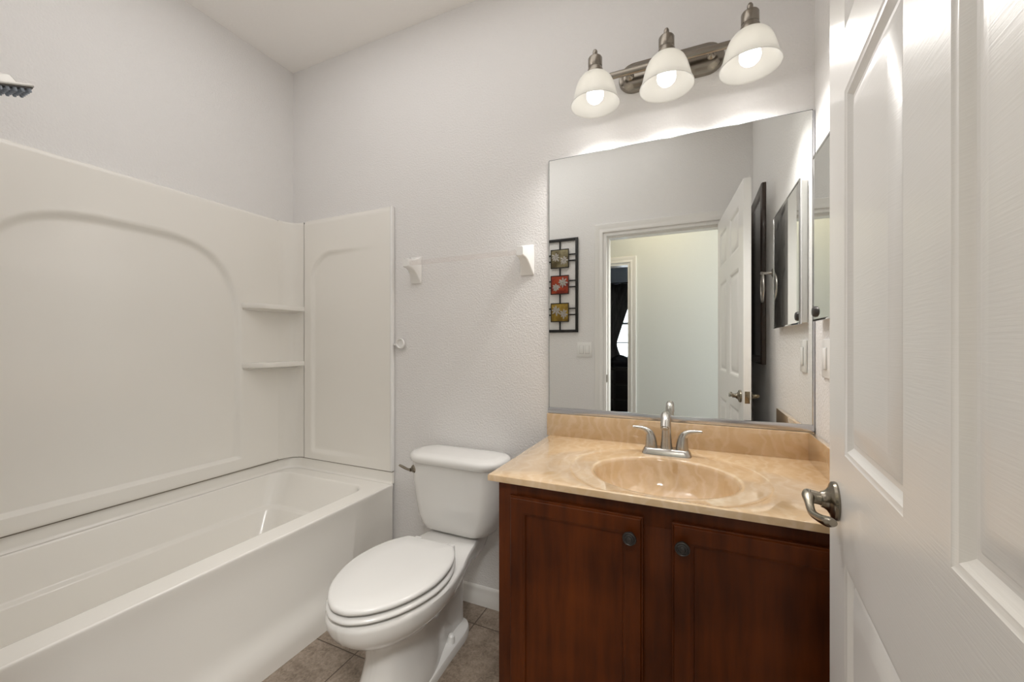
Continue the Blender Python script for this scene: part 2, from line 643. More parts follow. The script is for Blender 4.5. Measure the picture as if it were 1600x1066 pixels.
win = thing('window_1', (-1.1, BY - 0.06, WZ0), 'bright bedroom window beside the dark curtain', 'window', kind='structure')
bm = B()
f = 0.05
add_box(bm, WX0, WX0 + f, BY - 0.09, BY - 0.03, WZ0, WZ1)
add_box(bm, WX1 - f, WX1, BY - 0.09, BY - 0.03, WZ0, WZ1)
add_box(bm, WX0 + f, WX1 - f, BY - 0.09, BY - 0.03, WZ0, WZ0 + f)
add_box(bm, WX0 + f, WX1 - f, BY - 0.09, BY - 0.03, WZ1 - f, WZ1)
add_box(bm, WX0 + f, WX1 - f, BY - 0.085, BY - 0.035, 1.56, 1.60)
add_box(bm, WX0 + f, WX1 - f, BY - 0.07, BY - 0.045, 1.215, 1.235)
link('window_frame', bm, M_winframe, win)
bm = B(); add_box(bm, WX0 + 0.045, WX1 - 0.045, BY - 0.062, BY - 0.058, WZ0 + 0.045, WZ1 - 0.045)
link('pane', bm, M_pane, win)


# ------------------------------------------------------------------ trim
def casing_profile(t):
    """(offset from the opening, thickness) of a colonial casing"""
    return [(0.006, 0.0), (0.006, 0.011), (0.012, 0.014), (0.022, 0.0145), (0.030, 0.011), (0.038, 0.012), (0.052, 0.017), (0.066, 0.018), (0.070, 0.014), (0.070, 0.0)]


def add_casing(bm, x0, x1, z1, y, sgn):
    """mitred casing around an opening on the wall plane y; sgn = direction it stands out in."""
    prof = casing_profile(0)
    path = [(x0, 0.0, -1, 0), (x0, z1, -1, 1), (x1, z1, 1, 1), (x1, 0.0, 1, 0)]
    rings = []
    for px, pz, dx, dz in path:
        rings.append([Vector((px + dx * o, y + sgn * h, pz + dz * o)) for o, h in prof])
    add_loft(bm, rings, True, True, closed=True)


bm = B()
add_casing(bm, OPX0, OPX1 - 0.002, OPZ, YF, 1)
struct('trim_1', bm, M_trim, 'white moulded casing around the bathroom doorway', 'door casing')
bm = B()
add_casing(bm, HX0, HX1, HZ, YW, 1)
struct('trim_2', bm, M_trim, 'cream moulded casing around the bedroom doorway', 'door casing')
# jambs with a stop
bm = B()
add_box(bm, OPX0 - 0.0005, OPX0 + 0.018, YH - 0.002, YF + 0.002, 0, OPZ)
add_box(bm, OPX1 - 0.018, OPX1 + 0.0005, YH - 0.002, YF + 0.002, 0, OPZ)
add_box(bm, OPX0 + 0.018, OPX1 - 0.018, YH - 0.002, YF + 0.002, OPZ - 0.018, OPZ + 0.0005)
add_box(bm, OPX0 + 0.018, OPX0 + 0.030, YH, YF - 0.042, 0, OPZ - 0.018)
add_box(bm, OPX0 + 0.030, OPX1 - 0.018, YH, YF - 0.042, OPZ - 0.030, OPZ - 0.018)
jamb = struct('trim_3', bm, M_trim, 'white jamb lining the bathroom doorway', 'door jamb')
bm = B()
add_box(bm, HX0, HX0 + 0.018, YW - 0.122, YW + 0.002, 0, HZ)
add_box(bm, HX1 - 0.018, HX1, YW - 0.122, YW + 0.002, 0, HZ)
add_box(bm, HX0 + 0.018, HX1 - 0.018, YW - 0.122, YW + 0.002, HZ - 0.018, HZ)
struct('trim_4', bm, M_trim, 'cream jamb lining the bedroom doorway', 'door jamb')
sp = quick_box('strike_plate', (OPX0 + 0.0185, OPX0 + 0.021, YF - 0.032, YF - 0.004, 0.905, 0.965), M_pewter, None, 0.0008)
tag(sp, 'small metal strike plate on the white door jamb', 'strike plate')


def add_baseboard(bm, p0, p1, nrm):
    """baseboard run from p0 to p1 (floor points) standing out along nrm"""
    prof = [(0, 0), (0.013, 0), (0.013, 0.050), (0.0105, 0.056), (0.0105, 0.062), (0.008, 0.070), (0.0085, 0.075), (0.005, 0.084), (0.002, 0.087), (0, 0.087)]
    n = Vector((*nrm, 0))
    rings = [[Vector((p[0], p[1], 0)) + n * a + Vector((0, 0, h)) for a, h in prof] for p in (p0, p1)]
    add_loft(bm, rings, True, True)


bm = B(); add_baseboard(bm, (-1.395, 0), (-0.532, 0), (0, -1))
struct('baseboard_back', bm, M_trim, 'white moulded baseboard on the wall behind the toilet', 'baseboard')
bm = B(); add_baseboard(bm, (XR, -0.57), (XR, YF), (-1, 0))
struct('baseboard_right', bm, M_trim, 'white baseboard behind the open door', 'baseboard')
bm = B(); add_baseboard(bm, (-1.395, YF), (OPX0 - 0.07, YF), (0, 1))
struct('baseboard_front', bm, M_trim, 'white baseboard under the wall art', 'baseboard')
bm = B(); add_baseboard(bm, (HX1 + 0.07, YW), (2.0, YW), (0, 1))
struct('baseboard_hall', bm, M_trim, 'white baseboard along the hallway wall', 'baseboard')

# ------------------------------------------------------------------ the open six-panel door
PHI = R(5.1)
DW, DT, DZ0, DZ1 = 0.825, 0.035, 0.012, 2.045
HINGE = Vector((0.234 - DW * math.sin(PHI), -0.71 - DW * math.cos(PHI), 0))
door = thing('door_1', tuple(HINGE), 'white six panel bathroom door standing open at the right', 'door', rotz=PI / 2 - PHI, kind='structure')
XC = [0.0, 0.085, 0.335, 0.443, 0.706, DW]
ZCUT = [DZ0, 0.235, 0.853, 1.0265, 1.6145, 1.7135, 1.946, DZ1]
PANEL_PROF = [(0, 0), (0.003, 0.0015), (0.007, 0.0022), (0.013, 0.0065), (0.017, 0.0085), (0.024, 0.0088), (0.028, 0.0065), (0.052, 0.0012), (0.056, 0.0010)]


def door_face(bm, y, sg):
    for i in range(5):
        for j in range(7):
            x0, x1, z0, z1 = XC[i], XC[i + 1], ZCUT[j], ZCUT[j + 1]
            if i in (1, 3) and j in (1, 3, 5):
                rows = []
                for ins, d in PANEL_PROF:
                    yy = y - sg * d
                    rows.append([bm.verts.new((a, yy, b)) for a, b in ((x0 + ins, z0 + ins), (x1 - ins, z0 + ins), (x1 - ins, z1 - ins), (x0 + ins, z1 - ins))])
                for a, b in zip(rows[:-1], rows[1:]):
                    for k in range(4):
                        bm.faces.new((a[k], a[(k + 1) % 4], b[(k + 1) % 4], b[k]))
                bm.faces.new(rows[-1])
            else:
                bm.faces.new([bm.verts.new((a, y, b)) for a, b in ((x0, z0), (x1, z0), (x1, z1), (x0, z1))])


bm = B()
door_face(bm, 0.0, 1)
door_face(bm, -DT, -1)
for q in (((0, 0, DZ0), (0, 0, DZ1), (0, -DT, DZ1), (0, -DT, DZ0)), ((DW, 0, DZ0), (DW, 0, DZ1), (DW, -DT, DZ1), (DW, -DT, DZ0)),
          ((0, 0, DZ1), (DW, 0, DZ1), (DW, -DT, DZ1), (0, -DT, DZ1)), ((0, 0, DZ0), (DW, 0, DZ0), (DW, -DT, DZ0), (0, -DT, DZ0))):
    bm.faces.new([bm.verts.new(p) for p in q])
bmesh.ops.remove_doubles(bm, verts=list(bm.verts), dist=0.00005)
link('door_slab', bm, M_door, door, angle=24)


def make_handle(y0, sg, m):
    hx, hz = DW - 0.064, 0.934
    bm = B()
    add_lathe(bm, [(0.0, 0.0), (0.032, 0.0), (0.033, 0.003), (0.032, 0.007), (0.029, 0.0095), (0.023, 0.0115), (0.0175, 0.0150), (0.0145, 0.019), (0.0135, 0.023), (0.0, 0.023)], (hx, y0, hz), (0, sg, 0), 32, False, True)
    h = link('door_handle', bm, m, door)
    bm = B()
    yy = lambda a: y0 + sg * a
    add_tube(bm, [(hx, yy(0.016), hz), (hx + 0.0005, yy(0.028), hz + 0.001), (hx + 0.001, yy(0.038), hz + 0.002)], [0.0115, 0.0110, 0.0115], 16, 4)
    add_tube(bm, [(hx + 0.010, yy(0.039), hz + 0.004), (hx - 0.004, yy(0.041), hz + 0.003), (hx - 0.026, yy(0.0425), hz - 0.002), (hx - 0.054, yy(0.042), hz - 0.008), (hx - 0.084, yy(0.036), hz - 0.005), (hx - 0.108, yy(0.029), hz + 0.000), (hx - 0.119, yy(0.025), hz + 0.003)],
             [0.0095, 0.0100, 0.0068, 0.0064, 0.0074, 0.0092, 0.0062], 16, 6, flat=0.85)
    link('lever', bm, m, h)


make_handle(0.0, 1, M_pewter)
make_handle(-DT, -1, M_brass)
bm = B(); add_box(bm, DW - 0.0005, DW + 0.0016, -DT + 0.006, -0.006, 0.905, 0.965, 0.0006)
add_box(bm, DW, DW + 0.008, -DT + 0.011, -0.011, 0.922, 0.948, 0.002)
link('latch_plate', bm, M_brass, door)
for hz in (0.25, 1.02, 1.80):
    bm = B(); add_lathe(bm, [(0.0, -0.045), (0.006, -0.045), (0.006, 0.045), (0.0, 0.045)], (-0.007, -DT - 0.004, hz), (0, 0, 1), 12)
    link('hinge', bm, M_pewter, door)

# ------------------------------------------------------------------ bathtub
TX0, TX1, TY0, TY1 = XL + 0.004, -1.400, YF + 0.012, -0.004
DECK = 0.490
tub = thing('bathtub', (-1.78, -0.76, 0), 'white alcove bathtub along the left wall under the surround', 'bathtub')
bm = B()
N = 10
ST = [(TX0 + 0.012, TX1, TY0 + 0.012, TY1 - 0.012, 0.006, DECK, 0.0), (-2.120, -1.488, -1.427, -0.105, 0.085, DECK + 0.0005, 0.006),
      (-2.080, -1.520, -1.380, -0.190, 0.080, 0.345, 0.003), (-2.062, -1.537, -1.362, -0.210, 0.076, 0.334, 0.003),
      (-2.000, -1.575, -1.300, -0.315, 0.080, 0.125, 0.030), (-1.930, -1.650, -1.220, -0.400, 0.060, 0.100, 0.0)]


def st_lerp(a, b, d):
    """the point D metres from a towards b, in all ring parameters"""
    L = max(abs(p - q) for p, q in zip(a[:6], b[:6]))
    t = min(d / max(L, 1e-6), 0.45)
    return tuple(p + (q - p) * t for p, q in zip(a[:6], b[:6]))


keys = [ST[0][:6]]
for k in range(1, len(ST) - 1):
    a, b, c = ST[k - 1], ST[k], ST[k + 1]
    f = b[6]
    p0, p1 = st_lerp(b, a, f), st_lerp(b, c, f)
    m_ = tuple(0.25 * x + 0.5 * y + 0.25 * z for x, y, z in zip(p0, b[:6], p1))
    keys += [st_lerp(b, a, f * 1.5), p0, m_, p1, st_lerp(b, c, f * 1.5)]
keys.append(ST[-1][:6])
rings = [rrect(*q[:5], q[5], N) for q in keys]
add_loft(bm, rings, False, True)
link('basin', bm, M_acrylic, tub, angle=60)
# apron: profile swept along the tub, drawn back a little above a flared toe
bm = B()
prof = [(TX1 - 0.003, DECK), (TX1 + 0.001, DECK - 0.0008), (TX1 + 0.0032, DECK - 0.0035), (TX1 + 0.0036, DECK - 0.0065), (TX1 + 0.0030, DECK - 0.012), (TX1 + 0.0, DECK - 0.028), (TX1 - 0.008, 0.430), (TX1 - 0.014, 0.36), (TX1 - 0.018, 0.26), (TX1 - 0.019, 0.185), (TX1 - 0.017, 0.150), (TX1 - 0.009, 0.120), (TX1 - 0.002, 0.095), (TX1 + 0.001, 0.070), (TX1 + 0.001, 0.050), (TX1 - 0.003, 0.0), (TX1 - 0.05, 0.0), (TX1 - 0.05, DECK - 0.02), (TX1 - 0.012, DECK)]
ys = [TY0 + 0.012 + (TY1 - TY0 - 0.024) * k / 60 for k in range(61)]
rings = []
for y in ys:
    e = smooth(0.0, 0.16, (TY1 - 0.012) - y) * smooth(0.0, 0.16, y - (TY0 + 0.012))
    ring = []
    for x, z in prof:
        if x > TX1 - 0.04 and z > 0.02:
            ring.append(Vector((TX1 + (x - TX1) * (e if x < TX1 else 1), y, z)))
        else:
            ring.append(Vector((x, y, z)))
    rings.append(ring)
add_loft(bm, rings, True, True)
link('apron', bm, M_acrylic, tub, angle=50)
# upstand against the three walls
bm = B()
up = [(0.0, DECK), (0.010, DECK + 0.001), (0.004, DECK + 0.006), (0.002, DECK + 0.014), (0.000, DECK + 0.058), (-0.012, DECK + 0.058), (-0.012, DECK)]


def upstand(bm):
    r = 0.090
    path = [(TX1, TY1 - 0.012, 0, -1)]
    x0, y1, y0 = TX0 + 0.012, TY1 - 0.012, TY0 + 0.012
    for k in range(9):
        a = R(90 * k / 8)
        path.append((x0 + r - r * math.sin(a), y1 - r + r * math.cos(a), math.sin(a), -math.cos(a)))
    path += [(x0, y0, 1, 1), (TX1, y0, 0, 1)]
    rings = []
    for x, y, ax, ay in path:
        rings.append([Vector((x + ax * o, y + ay * o, z)) for o, z in up])
    add_loft(bm, rings, True, True)
    # fill behind the cove
    arc = path[1:10]
    z = DECK + 0.0575
    f0 = [bm.verts.new((x, y, z)) for x, y, _, _ in arc]
    bm.faces.new(f0 + [bm.verts.new((x0 - 0.012, y1 + 0.012, z))])


upstand(bm)
link('wall_flange', bm, M_acrylic, tub, angle=50)
bm = B()
add_lathe(bm, [(0, 0.002), (0.034, 0.001), (0.036, -0.001), (0.036, -0.004)], (-1.79, -1.10, 0.103), (0, 0, 1), 24)
link('drain', bm, M_chrome, tub)

# ------------------------------------------------------------------ tub surround
SZ0, SZ1 = 0.5525, 1.904
sur = thing('tub_surround', (-1.9, -0.6, SZ0), 'glossy white moulded wall surround above the bathtub', 'tub surround')


def arch_depth(y, z):
    yc, a, z0, h, n, zb = -0.770, 0.452, 1.10, 0.612, 3.3, 0.612
    t = abs(y - yc) / a
    if z > z0:
        F = (t ** n + ((z - z0) / h) ** n) ** (1 / n)
    else:
        F = t
    e = smooth(0.0, 0.022, (1 - F) * a)
    e = min(e, max(0.0, min(1.0, (z - zb) / 0.015)))
    return 0.020 * e


def heightfield(bm, us, vs_, fn):
    rows = [[bm.verts.new(fn(u, v)) for u in us] for v in vs_]
    for a, b in zip(rows[:-1], rows[1:]):
        for i in range(len(us) - 1):
            bm.faces.new((a[i], a[i + 1], b[i + 1], b[i]))
    return rows


def span(a, b, n):
    return [a + (b - a) * k / n for k in range(n + 1)]


FX = -2.128                    # face of the long panel
yu = span(YF + 0.004, -0.118, 150)
zu = sorted(span(SZ0, SZ1, 140) + [0.612 + d for d in (-0.0015, 0.0, 0.0015, 0.005, 0.010, 0.0135, 0.015, 0.0165)])
bm = B()


def bp_pt(y, z):
    top = 0.006 * smooth(SZ1 - 0.010, SZ1, z)
    lip = 0.004 * (1 - smooth(SZ0, SZ0 + 0.012, z))
    return (FX - arch_depth(y, z) - top - lip, y, z)


rows = heightfield(bm, yu, zu, bp_pt)
for edge in (rows[-1], rows[0]):
    back = [bm.verts.new((XL + 0.002, v.co.y, v.co.z)) for v in edge]
    for i in range(len(edge) - 1):
        bm.faces.new((edge[i], edge[i + 1], back[i + 1], back[i]))
link('long_panel', bm, M_acrylic, sur, angle=70)
# cove column in the corner
bm = B()
cove = [(FX, -0.118), (FX + 0.0015, -0.100), (FX + 0.007, -0.078), (FX + 0.017, -0.056), (FX + 0.031, -0.040), (FX + 0.050, -0.029), (FX + 0.072, -0.023), (FX + 0.086, -0.0215)]
rings = []
for z in (SZ0, SZ0 + 0.01, SZ1 - 0.012, SZ1 - 0.004, SZ1):
    k = 0.004 if z in (SZ0, SZ1) else 0.0
    rings.append([Vector((x - k * 0.7, y + k * 0.7, z)) for x, y in cove])
add_loft(bm, rings, False, False, closed=False)
top = [bm.verts.new((x - 0.003, y + 0.003, SZ1)) for x, y in cove]
cc = bm.verts.new((XL + 0.002, -0.002, SZ1)); c0 = bm.verts.new((XL + 0.002, -0.118, SZ1)); c1 = bm.verts.new((FX + 0.086, -0.002, SZ1))
bm.faces.new(top + [c1, cc, c0])
link('corner_column', bm, M_acrylic, sur, angle=50)
# end panel on the back wall
EX0, EX1 = FX + 0.088, -1.3985
bm = B()


def end_depth(x, z):
    xl = -1.985
    r = 0.16
    zt = 1.722
    d = min(x - xl, zt - z)
    cx, cz = xl + r, zt - r * 0.9
    if x < cx and z > cz:
        d = r - math.hypot(x - cx, (z - cz) / 0.9)
    d = min(d, (z - 0.592) * 1.0)
    e = smooth(0.0, 0.020, d)
    fade = 1 - smooth(-1.93, -1.44, x)
    return 0.0125 * e * fade


def ep_pt(x, z):
    top = 0.005 * smooth(SZ1 - 0.008, SZ1, z)
    return (x, -0.0205 + end_depth(x, z) + top, z)


xs_ = span(EX0, EX1 - 0.012, 90)
rows = heightfield(bm, xs_, span(SZ0, SZ1 + 0.006, 150), ep_pt)
for edge in (rows[-1], rows[0]):
    back = [bm.verts.new((v.co.x, -0.001, v.co.z)) for v in edge]
    for i in range(len(edge) - 1):
        bm.faces.new((edge[i], edge[i + 1], back[i + 1], back[i]))
link('end_panel', bm, M_acrylic, sur, angle=70)
bm = B(); add_box(bm, EX1 - 0.0125, EX1 + 0.002, -0.0265, -0.001, SZ0 - 0.001, SZ1 + 0.008, 0.006, 3)
link('edge_trim', bm, M_ceramic, sur)
for z in (1.392, 1.080):
    bm = B()
    out = [(FX - 0.004, -0.012), (FX - 0.004, -0.318), (FX + 0.004, -0.316), (FX + 0.030, -0.298), (FX + 0.060, -0.276), (FX + 0.074, -0.260), (FX + 0.080, -0.235), (FX + 0.086, -0.130), (FX + 0.088, -0.022), (FX + 0.088, -0.012)]
    th = 0.026

    def sh(o, zz):
        ring = []
        for x, y in out:
            ring.append(Vector((FX - 0.004 + max(0, x - FX + 0.004 - o), y, zz)))
        return ring
    add_loft(bm, [sh(0.050, z - 0.010), sh(0.010, z), sh(0.002, z + 0.0005), sh(0, z + 0.0025), sh(0, z + th - 0.0025), sh(0.002, z + th)], True, True)
    link('corner_shelf', bm, M_acrylic, sur, angle=40)
bm = B()
add_box(bm, XL + 0.004, FX - 0.006, TY0, -0.03, SZ0 - 0.0045, SZ0 - 0.0005)
add_box(bm, XL + 0.004, EX1 - 0.004, -0.0175, -0.003, SZ0 - 0.0045, SZ0 - 0.0005)
sm = link('seam', bm, M_caulk, sur)
sm['label'] = 'thin dark gap between surround and tub'

# ------------------------------------------------------------------ curtain clip, towel bar
bm = B()
add_lathe(bm, [(0.0, 0.0), (0.012, 0.0), (0.012, 0.010), (0.024, 0.012), (0.0265, 0.015), (0.0265, 0.019), (0.0245, 0.0225), (0.0215, 0.0225), (0.0195, 0.019), (0.0185, 0.0155), (0.0, 0.015)], (-1.349, -0.001, 1.208), (0.0, -1, 0), 40)
add_box(bm, -1.3955, -1.372, -0.016, -0.004, 1.198, 1.207, 0.002)
clip = link('curtain_clip', bm, M_ceramic)
tag(clip, 'small round white plastic curtain clip on the wall beside the surround edge', 'curtain clip')

tb = thing('towel_bar', (-0.965, 0, 1.575), 'white ceramic towel bar brackets with a clear bar above the toilet', 'towel bar')


def bracket(x, sg):
    """ceramic post: square wall plate sweeping out to a small socket; sg = side the bar enters."""
    bm = B()
    z1, z0 = 1.640, 1.508
    hw = 0.033
    secs = [(-0.001, hw, z0, z1), (-0.006, hw, z0, z1), (-0.012, hw * 0.86, z0 + 0.016, z1 - 0.005), (-0.024, hw * 0.72, z0 + 0.038, z1 - 0.012), (-0.040, hw * 0.60, z0 + 0.056, z1 - 0.018), (-0.058, hw * 0.54, z0 + 0.066, z1 - 0.020), (-0.080, hw * 0.52, z0 + 0.069, z1 - 0.021), (-0.086, hw * 0.46, z0 + 0.072, z1 - 0.024)]
    rings = []
    for y, w, a, b in secs:
        r = min(0.006, w * 0.4)
        ring = []
        for p in rrect(x - w, x + w, a, b, r, 0, 4):
            ring.append(Vector((p.x, y, p.y)))
        rings.append(ring)
    add_loft(bm, rings, True, True)
    link('bracket', bm, M_ceramic, tb, angle=40)


bracket(-1.262, 1)
bracket(-0.664, -1)
bm = B()
add_tube(bm, [(-1.258, -0.066, 1.597), (-0.668, -0.066, 1.597)], 0.0115, 16, 1)
o = link('bar', bm, M_clear, tb)
o['label'] = 'clear acrylic bar'

# ------------------------------------------------------------------ toilet
TC = -0.938
toi = thing('toilet', (TC, -0.42, 0), 'white two piece toilet with closed lid between bathtub and vanity', 'toilet')
def outline(prof, z, n=9, inset=0.0, y_shift=0.0):
    """symmetric plan outline from (y, half width) points, back to front, smoothed."""
    P = catmull([(w, y, 0) for y, w in prof], n)
    right = [(max(p.x, 0.0), p.y) for p in P]
    yc = sum(p[1] for p in right) / len(right)
    L = right[0][1] - right[-1][1]
    out = []
    for x, y in right:
        f = max(0.0, 1 - inset / max(prof[3][1], 0.01))
        out.append((x * f, yc + (y - yc) * (1 - 2 * inset / L)))
    pts = [Vector((TC + x, y + y_shift, z)) for x, y in out] + [Vector((TC - x, y + y_shift, z)) for x, y in reversed(out[:-1])]
    return pts


bm = B()
RIM = [(-0.034, 0.080), (-0.040, 0.104), (-0.070, 0.113), (-0.160, 0.118), (-0.260, 0.138), (-0.360, 0.166), (-0.460, 0.184), (-0.550, 0.184), (-0.640, 0.163), (-0.710, 0.126), (-0.760, 0.080), (-0.782, 0.040), (-0.788, 0.0)]
WAIST = [(-0.160, 0.036), (-0.164, 0.044), (-0.185, 0.049), (-0.230, 0.051), (-0.290, 0.054), (-0.350, 0.066), (-0.430, 0.083), (-0.500, 0.087), (-0.560, 0.080), (-0.605, 0.064), (-0.632, 0.042), (-0.643, 0.022), (-0.646, 0.0)]
FOOT = [(-0.158, 0.036), (-0.162, 0.046), (-0.185, 0.052), (-0.230, 0.053), (-0.290, 0.056), (-0.350, 0.072), (-0.430, 0.097), (-0.520, 0.106), (-0.600, 0.100), (-0.655, 0.082), (-0.690, 0.055), (-0.704, 0.028), (-0.708, 0.0)]


def lerp(A, B_, t):
    return [(a[0] + (b[0] - a[0]) * t, a[1] + (b[1] - a[1]) * t) for a, b in zip(A, B_)]


rings = [outline(FOOT, 0.0), outline(FOOT, 0.016), outline(lerp(FOOT, WAIST, 0.35), 0.060), outline(lerp(FOOT, WAIST, 0.75), 0.120), outline(WAIST, 0.175),
         outline(lerp(WAIST, RIM, 0.04), 0.222), outline(lerp(WAIST, RIM, 0.14), 0.247), outline(lerp(WAIST, RIM, 0.38), 0.268), outline(lerp(WAIST, RIM, 0.66), 0.292), outline(lerp(WAIST, RIM, 0.87), 0.320), outline(lerp(WAIST, RIM, 0.97), 0.346),
         outline(RIM, 0.370), outline(RIM, 0.378), outline(RIM, 0.384, inset=0.003), outline(RIM, 0.387, inset=0.010), outline(RIM, 0.387, inset=0.05)]
add_loft(bm, rings, True, True)
# rear foot flange
FL = [(-0.146, 0.030), (-0.152, 0.058), (-0.178, 0.083), (-0.225, 0.096), (-0.290, 0.099), (-0.350, 0.101), (-0.420, 0.105), (-0.500, 0.107), (-0.580, 0.100), (-0.640, 0.080), (-0.675, 0.050), (-0.688, 0.025), (-0.690, 0.0)]
rings = [outline(FL, 0.0), outline(FL, 0.022), outline(FL, 0.030, inset=0.003), outline(FL, 0.034, inset=0.010), outline(FL, 0.040, inset=0.035)]
add_loft(bm, rings, True, True)
link('bowl', bm, M_porc, toi, angle=38)
# trapway bulge on both sides
for sx in (-1, 1):
    bm = B()
    add_tube(bm, [(TC + sx * 0.034, -0.47, 0.215), (TC + sx * 0.032, -0.41, 0.185), (TC + sx * 0.026, -0.35, 0.130), (TC + sx * 0.022, -0.30, 0.085), (TC + sx * 0.020, -0.26, 0.055)], [0.042, 0.042, 0.040, 0.038, 0.034], 20, 6)
    link('trapway', bm, M_porc, toi)
    bm = B()
    add_lathe(bm, [(0.0, 0.034), (0.007, 0.0325), (0.0125, 0.027), (0.0150, 0.015), (0.0165, 0.002), (0.0165, -0.008)], (TC + sx * 0.072, -0.300, 0.036), (sx * 0.10, 0, 1), 20)
    link('bolt_cap', bm, M_white, toi)


SEATP = [(-0.330, 0.085), (-0.334, 0.108), (-0.350, 0.124), (-0.385, 0.147), (-0.430, 0.168), (-0.490, 0.182), (-0.560, 0.183), (-0.635, 0.164), (-0.700, 0.132), (-0.750, 0.090), (-0.778, 0.050), (-0.788, 0.024), (-0.790, 0.0)]
LIDP = [(-0.330, 0.085), (-0.333, 0.106), (-0.348, 0.120), (-0.383, 0.144), (-0.430, 0.164), (-0.492, 0.1765), (-0.560, 0.1775), (-0.634, 0.159), (-0.698, 0.128), (-0.746, 0.087), (-0.773, 0.048), (-0.783, 0.023), (-0.785, 0.0)]


def seat_slab(name, P, z0, z1, m, lip):
    bm = B()
    rings = [outline(P, z0, inset=0.008), outline(P, z0 + 0.004, inset=0.001), outline(P, (z0 + z1) / 2), outline(P, z1 - 0.005, inset=0.0015), outline(P, z1 - 0.0015, inset=0.005), outline(P, z1, inset=0.010)]
    if lip:
        rings += [outline(P, z1 + 0.0010, inset=0.024), outline(P, z1 + 0.0026, inset=0.029), outline(P, z1 + 0.0036, inset=0.07)]
    add_loft(bm, rings, True, True)
    return link(name, bm, m, toi, angle=60)


seat_slab('seat', SEATP, 0.3945, 0.411, M_seat, False)
seat_slab('lid', LIDP, 0.4185, 0.437, M_seat, True)
for sx in (-1, 1):
    bm = B(); add_box(bm, TC + sx * 0.078 - 0.016, TC + sx * 0.078 + 0.016, -0.342, -0.300, 0.386, 0.424, 0.006, 3)
    link('seat_hinge', bm, M_seat, toi)
# tank: narrower towards the bottom with a bowed front
bm = B()


def tank_ring(hw, y0, y1, z, bow, r=0.05, n=8):
    ring = []
    for p in rrect(TC - hw, TC + hw, y0, y1, r, z, n):
        t = (p.x - TC) / hw
        k = smooth(y1, y0, p.y)
        ring.append(Vector((p.x, p.y - bow * (1 - t * t) * (1 - smooth(y0, y1, p.y)), p.z)))
    return ring


TB = -0.022
rings = [tank_ring(0.110, -0.155, TB - 0.03, 0.391, 0.010, 0.040), tank_ring(0.142, -0.176, TB - 0.016, 0.394, 0.012, 0.055), tank_ring(0.168, -0.188, TB - 0.006, 0.406, 0.014, 0.065), tank_ring(0.183, -0.194, TB - 0.002, 0.428, 0.016, 0.068), tank_ring(0.193, -0.198, TB, 0.460, 0.018, 0.066), tank_ring(0.203, -0.200, TB, 0.520, 0.018, 0.062), tank_ring(0.211, -0.202, TB, 0.600, 0.018, 0.058), tank_ring(0.216, -0.203, TB, 0.690, 0.018, 0.055)]
add_loft(bm, rings, True, True)
link('tank', bm, M_porc, toi, angle=50)
bm = B()
rings = [tank_ring(0.222, -0.207, TB + 0.002, 0.686, 0.018, 0.075), tank_ring(0.231, -0.215, TB + 0.005, 0.692, 0.020, 0.085), tank_ring(0.235, -0.219, TB + 0.006, 0.702, 0.020, 0.088), tank_ring(0.235, -0.219, TB + 0.006, 0.711, 0.020, 0.088), tank_ring(0.231, -0.215, TB + 0.003, 0.720, 0.020, 0.085), tank_ring(0.221, -0.206, TB - 0.007, 0.7265, 0.018, 0.080), tank_ring(0.190, -0.175, TB - 0.036, 0.7300, 0.014, 0.055), tank_ring(0.10, -0.135, TB - 0.07, 0.7315, 0.01, 0.012)]
add_loft(bm, rings, True, True)
link('tank_lid', bm, M_porc, toi, angle=60)
bm = B()
add_lathe(bm, [(0.0, 0.0), (0.0165, 0.0), (0.0175, 0.004), (0.014, 0.009), (0.009, 0.012), (0.008, 0.024), (0.0, 0.024)], (TC - 0.183, -0.1985, 0.655), (-0.2, -1, 0), 20)
fh = link('flush_handle', bm, M_pewter, toi)
bm = B()
add_tube(bm, [(TC - 0.186, -0.221, 0.655), (TC - 0.204, -0.225, 0.659), (TC - 0.226, -0.227, 0.667), (TC - 0.240, -0.228, 0.672)], [0.0085, 0.0080, 0.0085, 0.0070], 12, 4, flat=0.6)
link('lever', bm, M_pewter, fh)

# ------------------------------------------------------------------ vanity cabinet
CX0, CX1 = -0.530, XR - 0.004
CF = -0.556                     # face frame plane
cab = thing('vanity_cabinet', (-0.08, -0.28, 0), 'cherry stained vanity cabinet with two doors under the sink top', 'cabinet')
bm = B()
CTZ = 0.8
add_box(bm, CX0, CX0 + 0.016, CF + 0.001, -0.012, 0.0, CTZ - 0.001)
add_box(bm, CX1 - 0.016, CX1, CF + 0.001, -0.012, 0.0, CTZ - 0.001)
add_box(bm, CX0 + 0.016, CX1 - 0.016, -0.024, -0.012, 0.1, CTZ - 0.001)
add_box(bm, CX0 + 0.016, CX1 - 0.016, CF + 0.02, -0.024, 0.1, 0.116)
link('carcass', bm, M_cherry, cab)
bm = B()
add_box(bm, CX0, -0.470, CF - 0.001, CF + 0.018, 0.1, CTZ, 0.001)
add_box(bm, 0.325, CX1, CF - 0.001, CF + 0.018, 0.1, CTZ, 0.001)
add_box(bm, -0.470, 0.325, CF - 0.0005, CF + 0.018, 0.740, CTZ, 0.001)
add_box(bm, -0.470, 0.325, CF - 0.0005, CF + 0.018, 0.1, 0.14, 0.001)
add_box(bm, -0.135, -0.028, CF - 0.001, CF + 0.018, 0.14, 0.740, 0.001)
link('face_frame', bm, M_cherry, cab)
bm = B(); add_box(bm, CX0 + 0.016, CX1 - 0.016, CF + 0.055, CF + 0.07, 0.0, 0.1)
link('toe_kick', bm, M_cherry, cab)


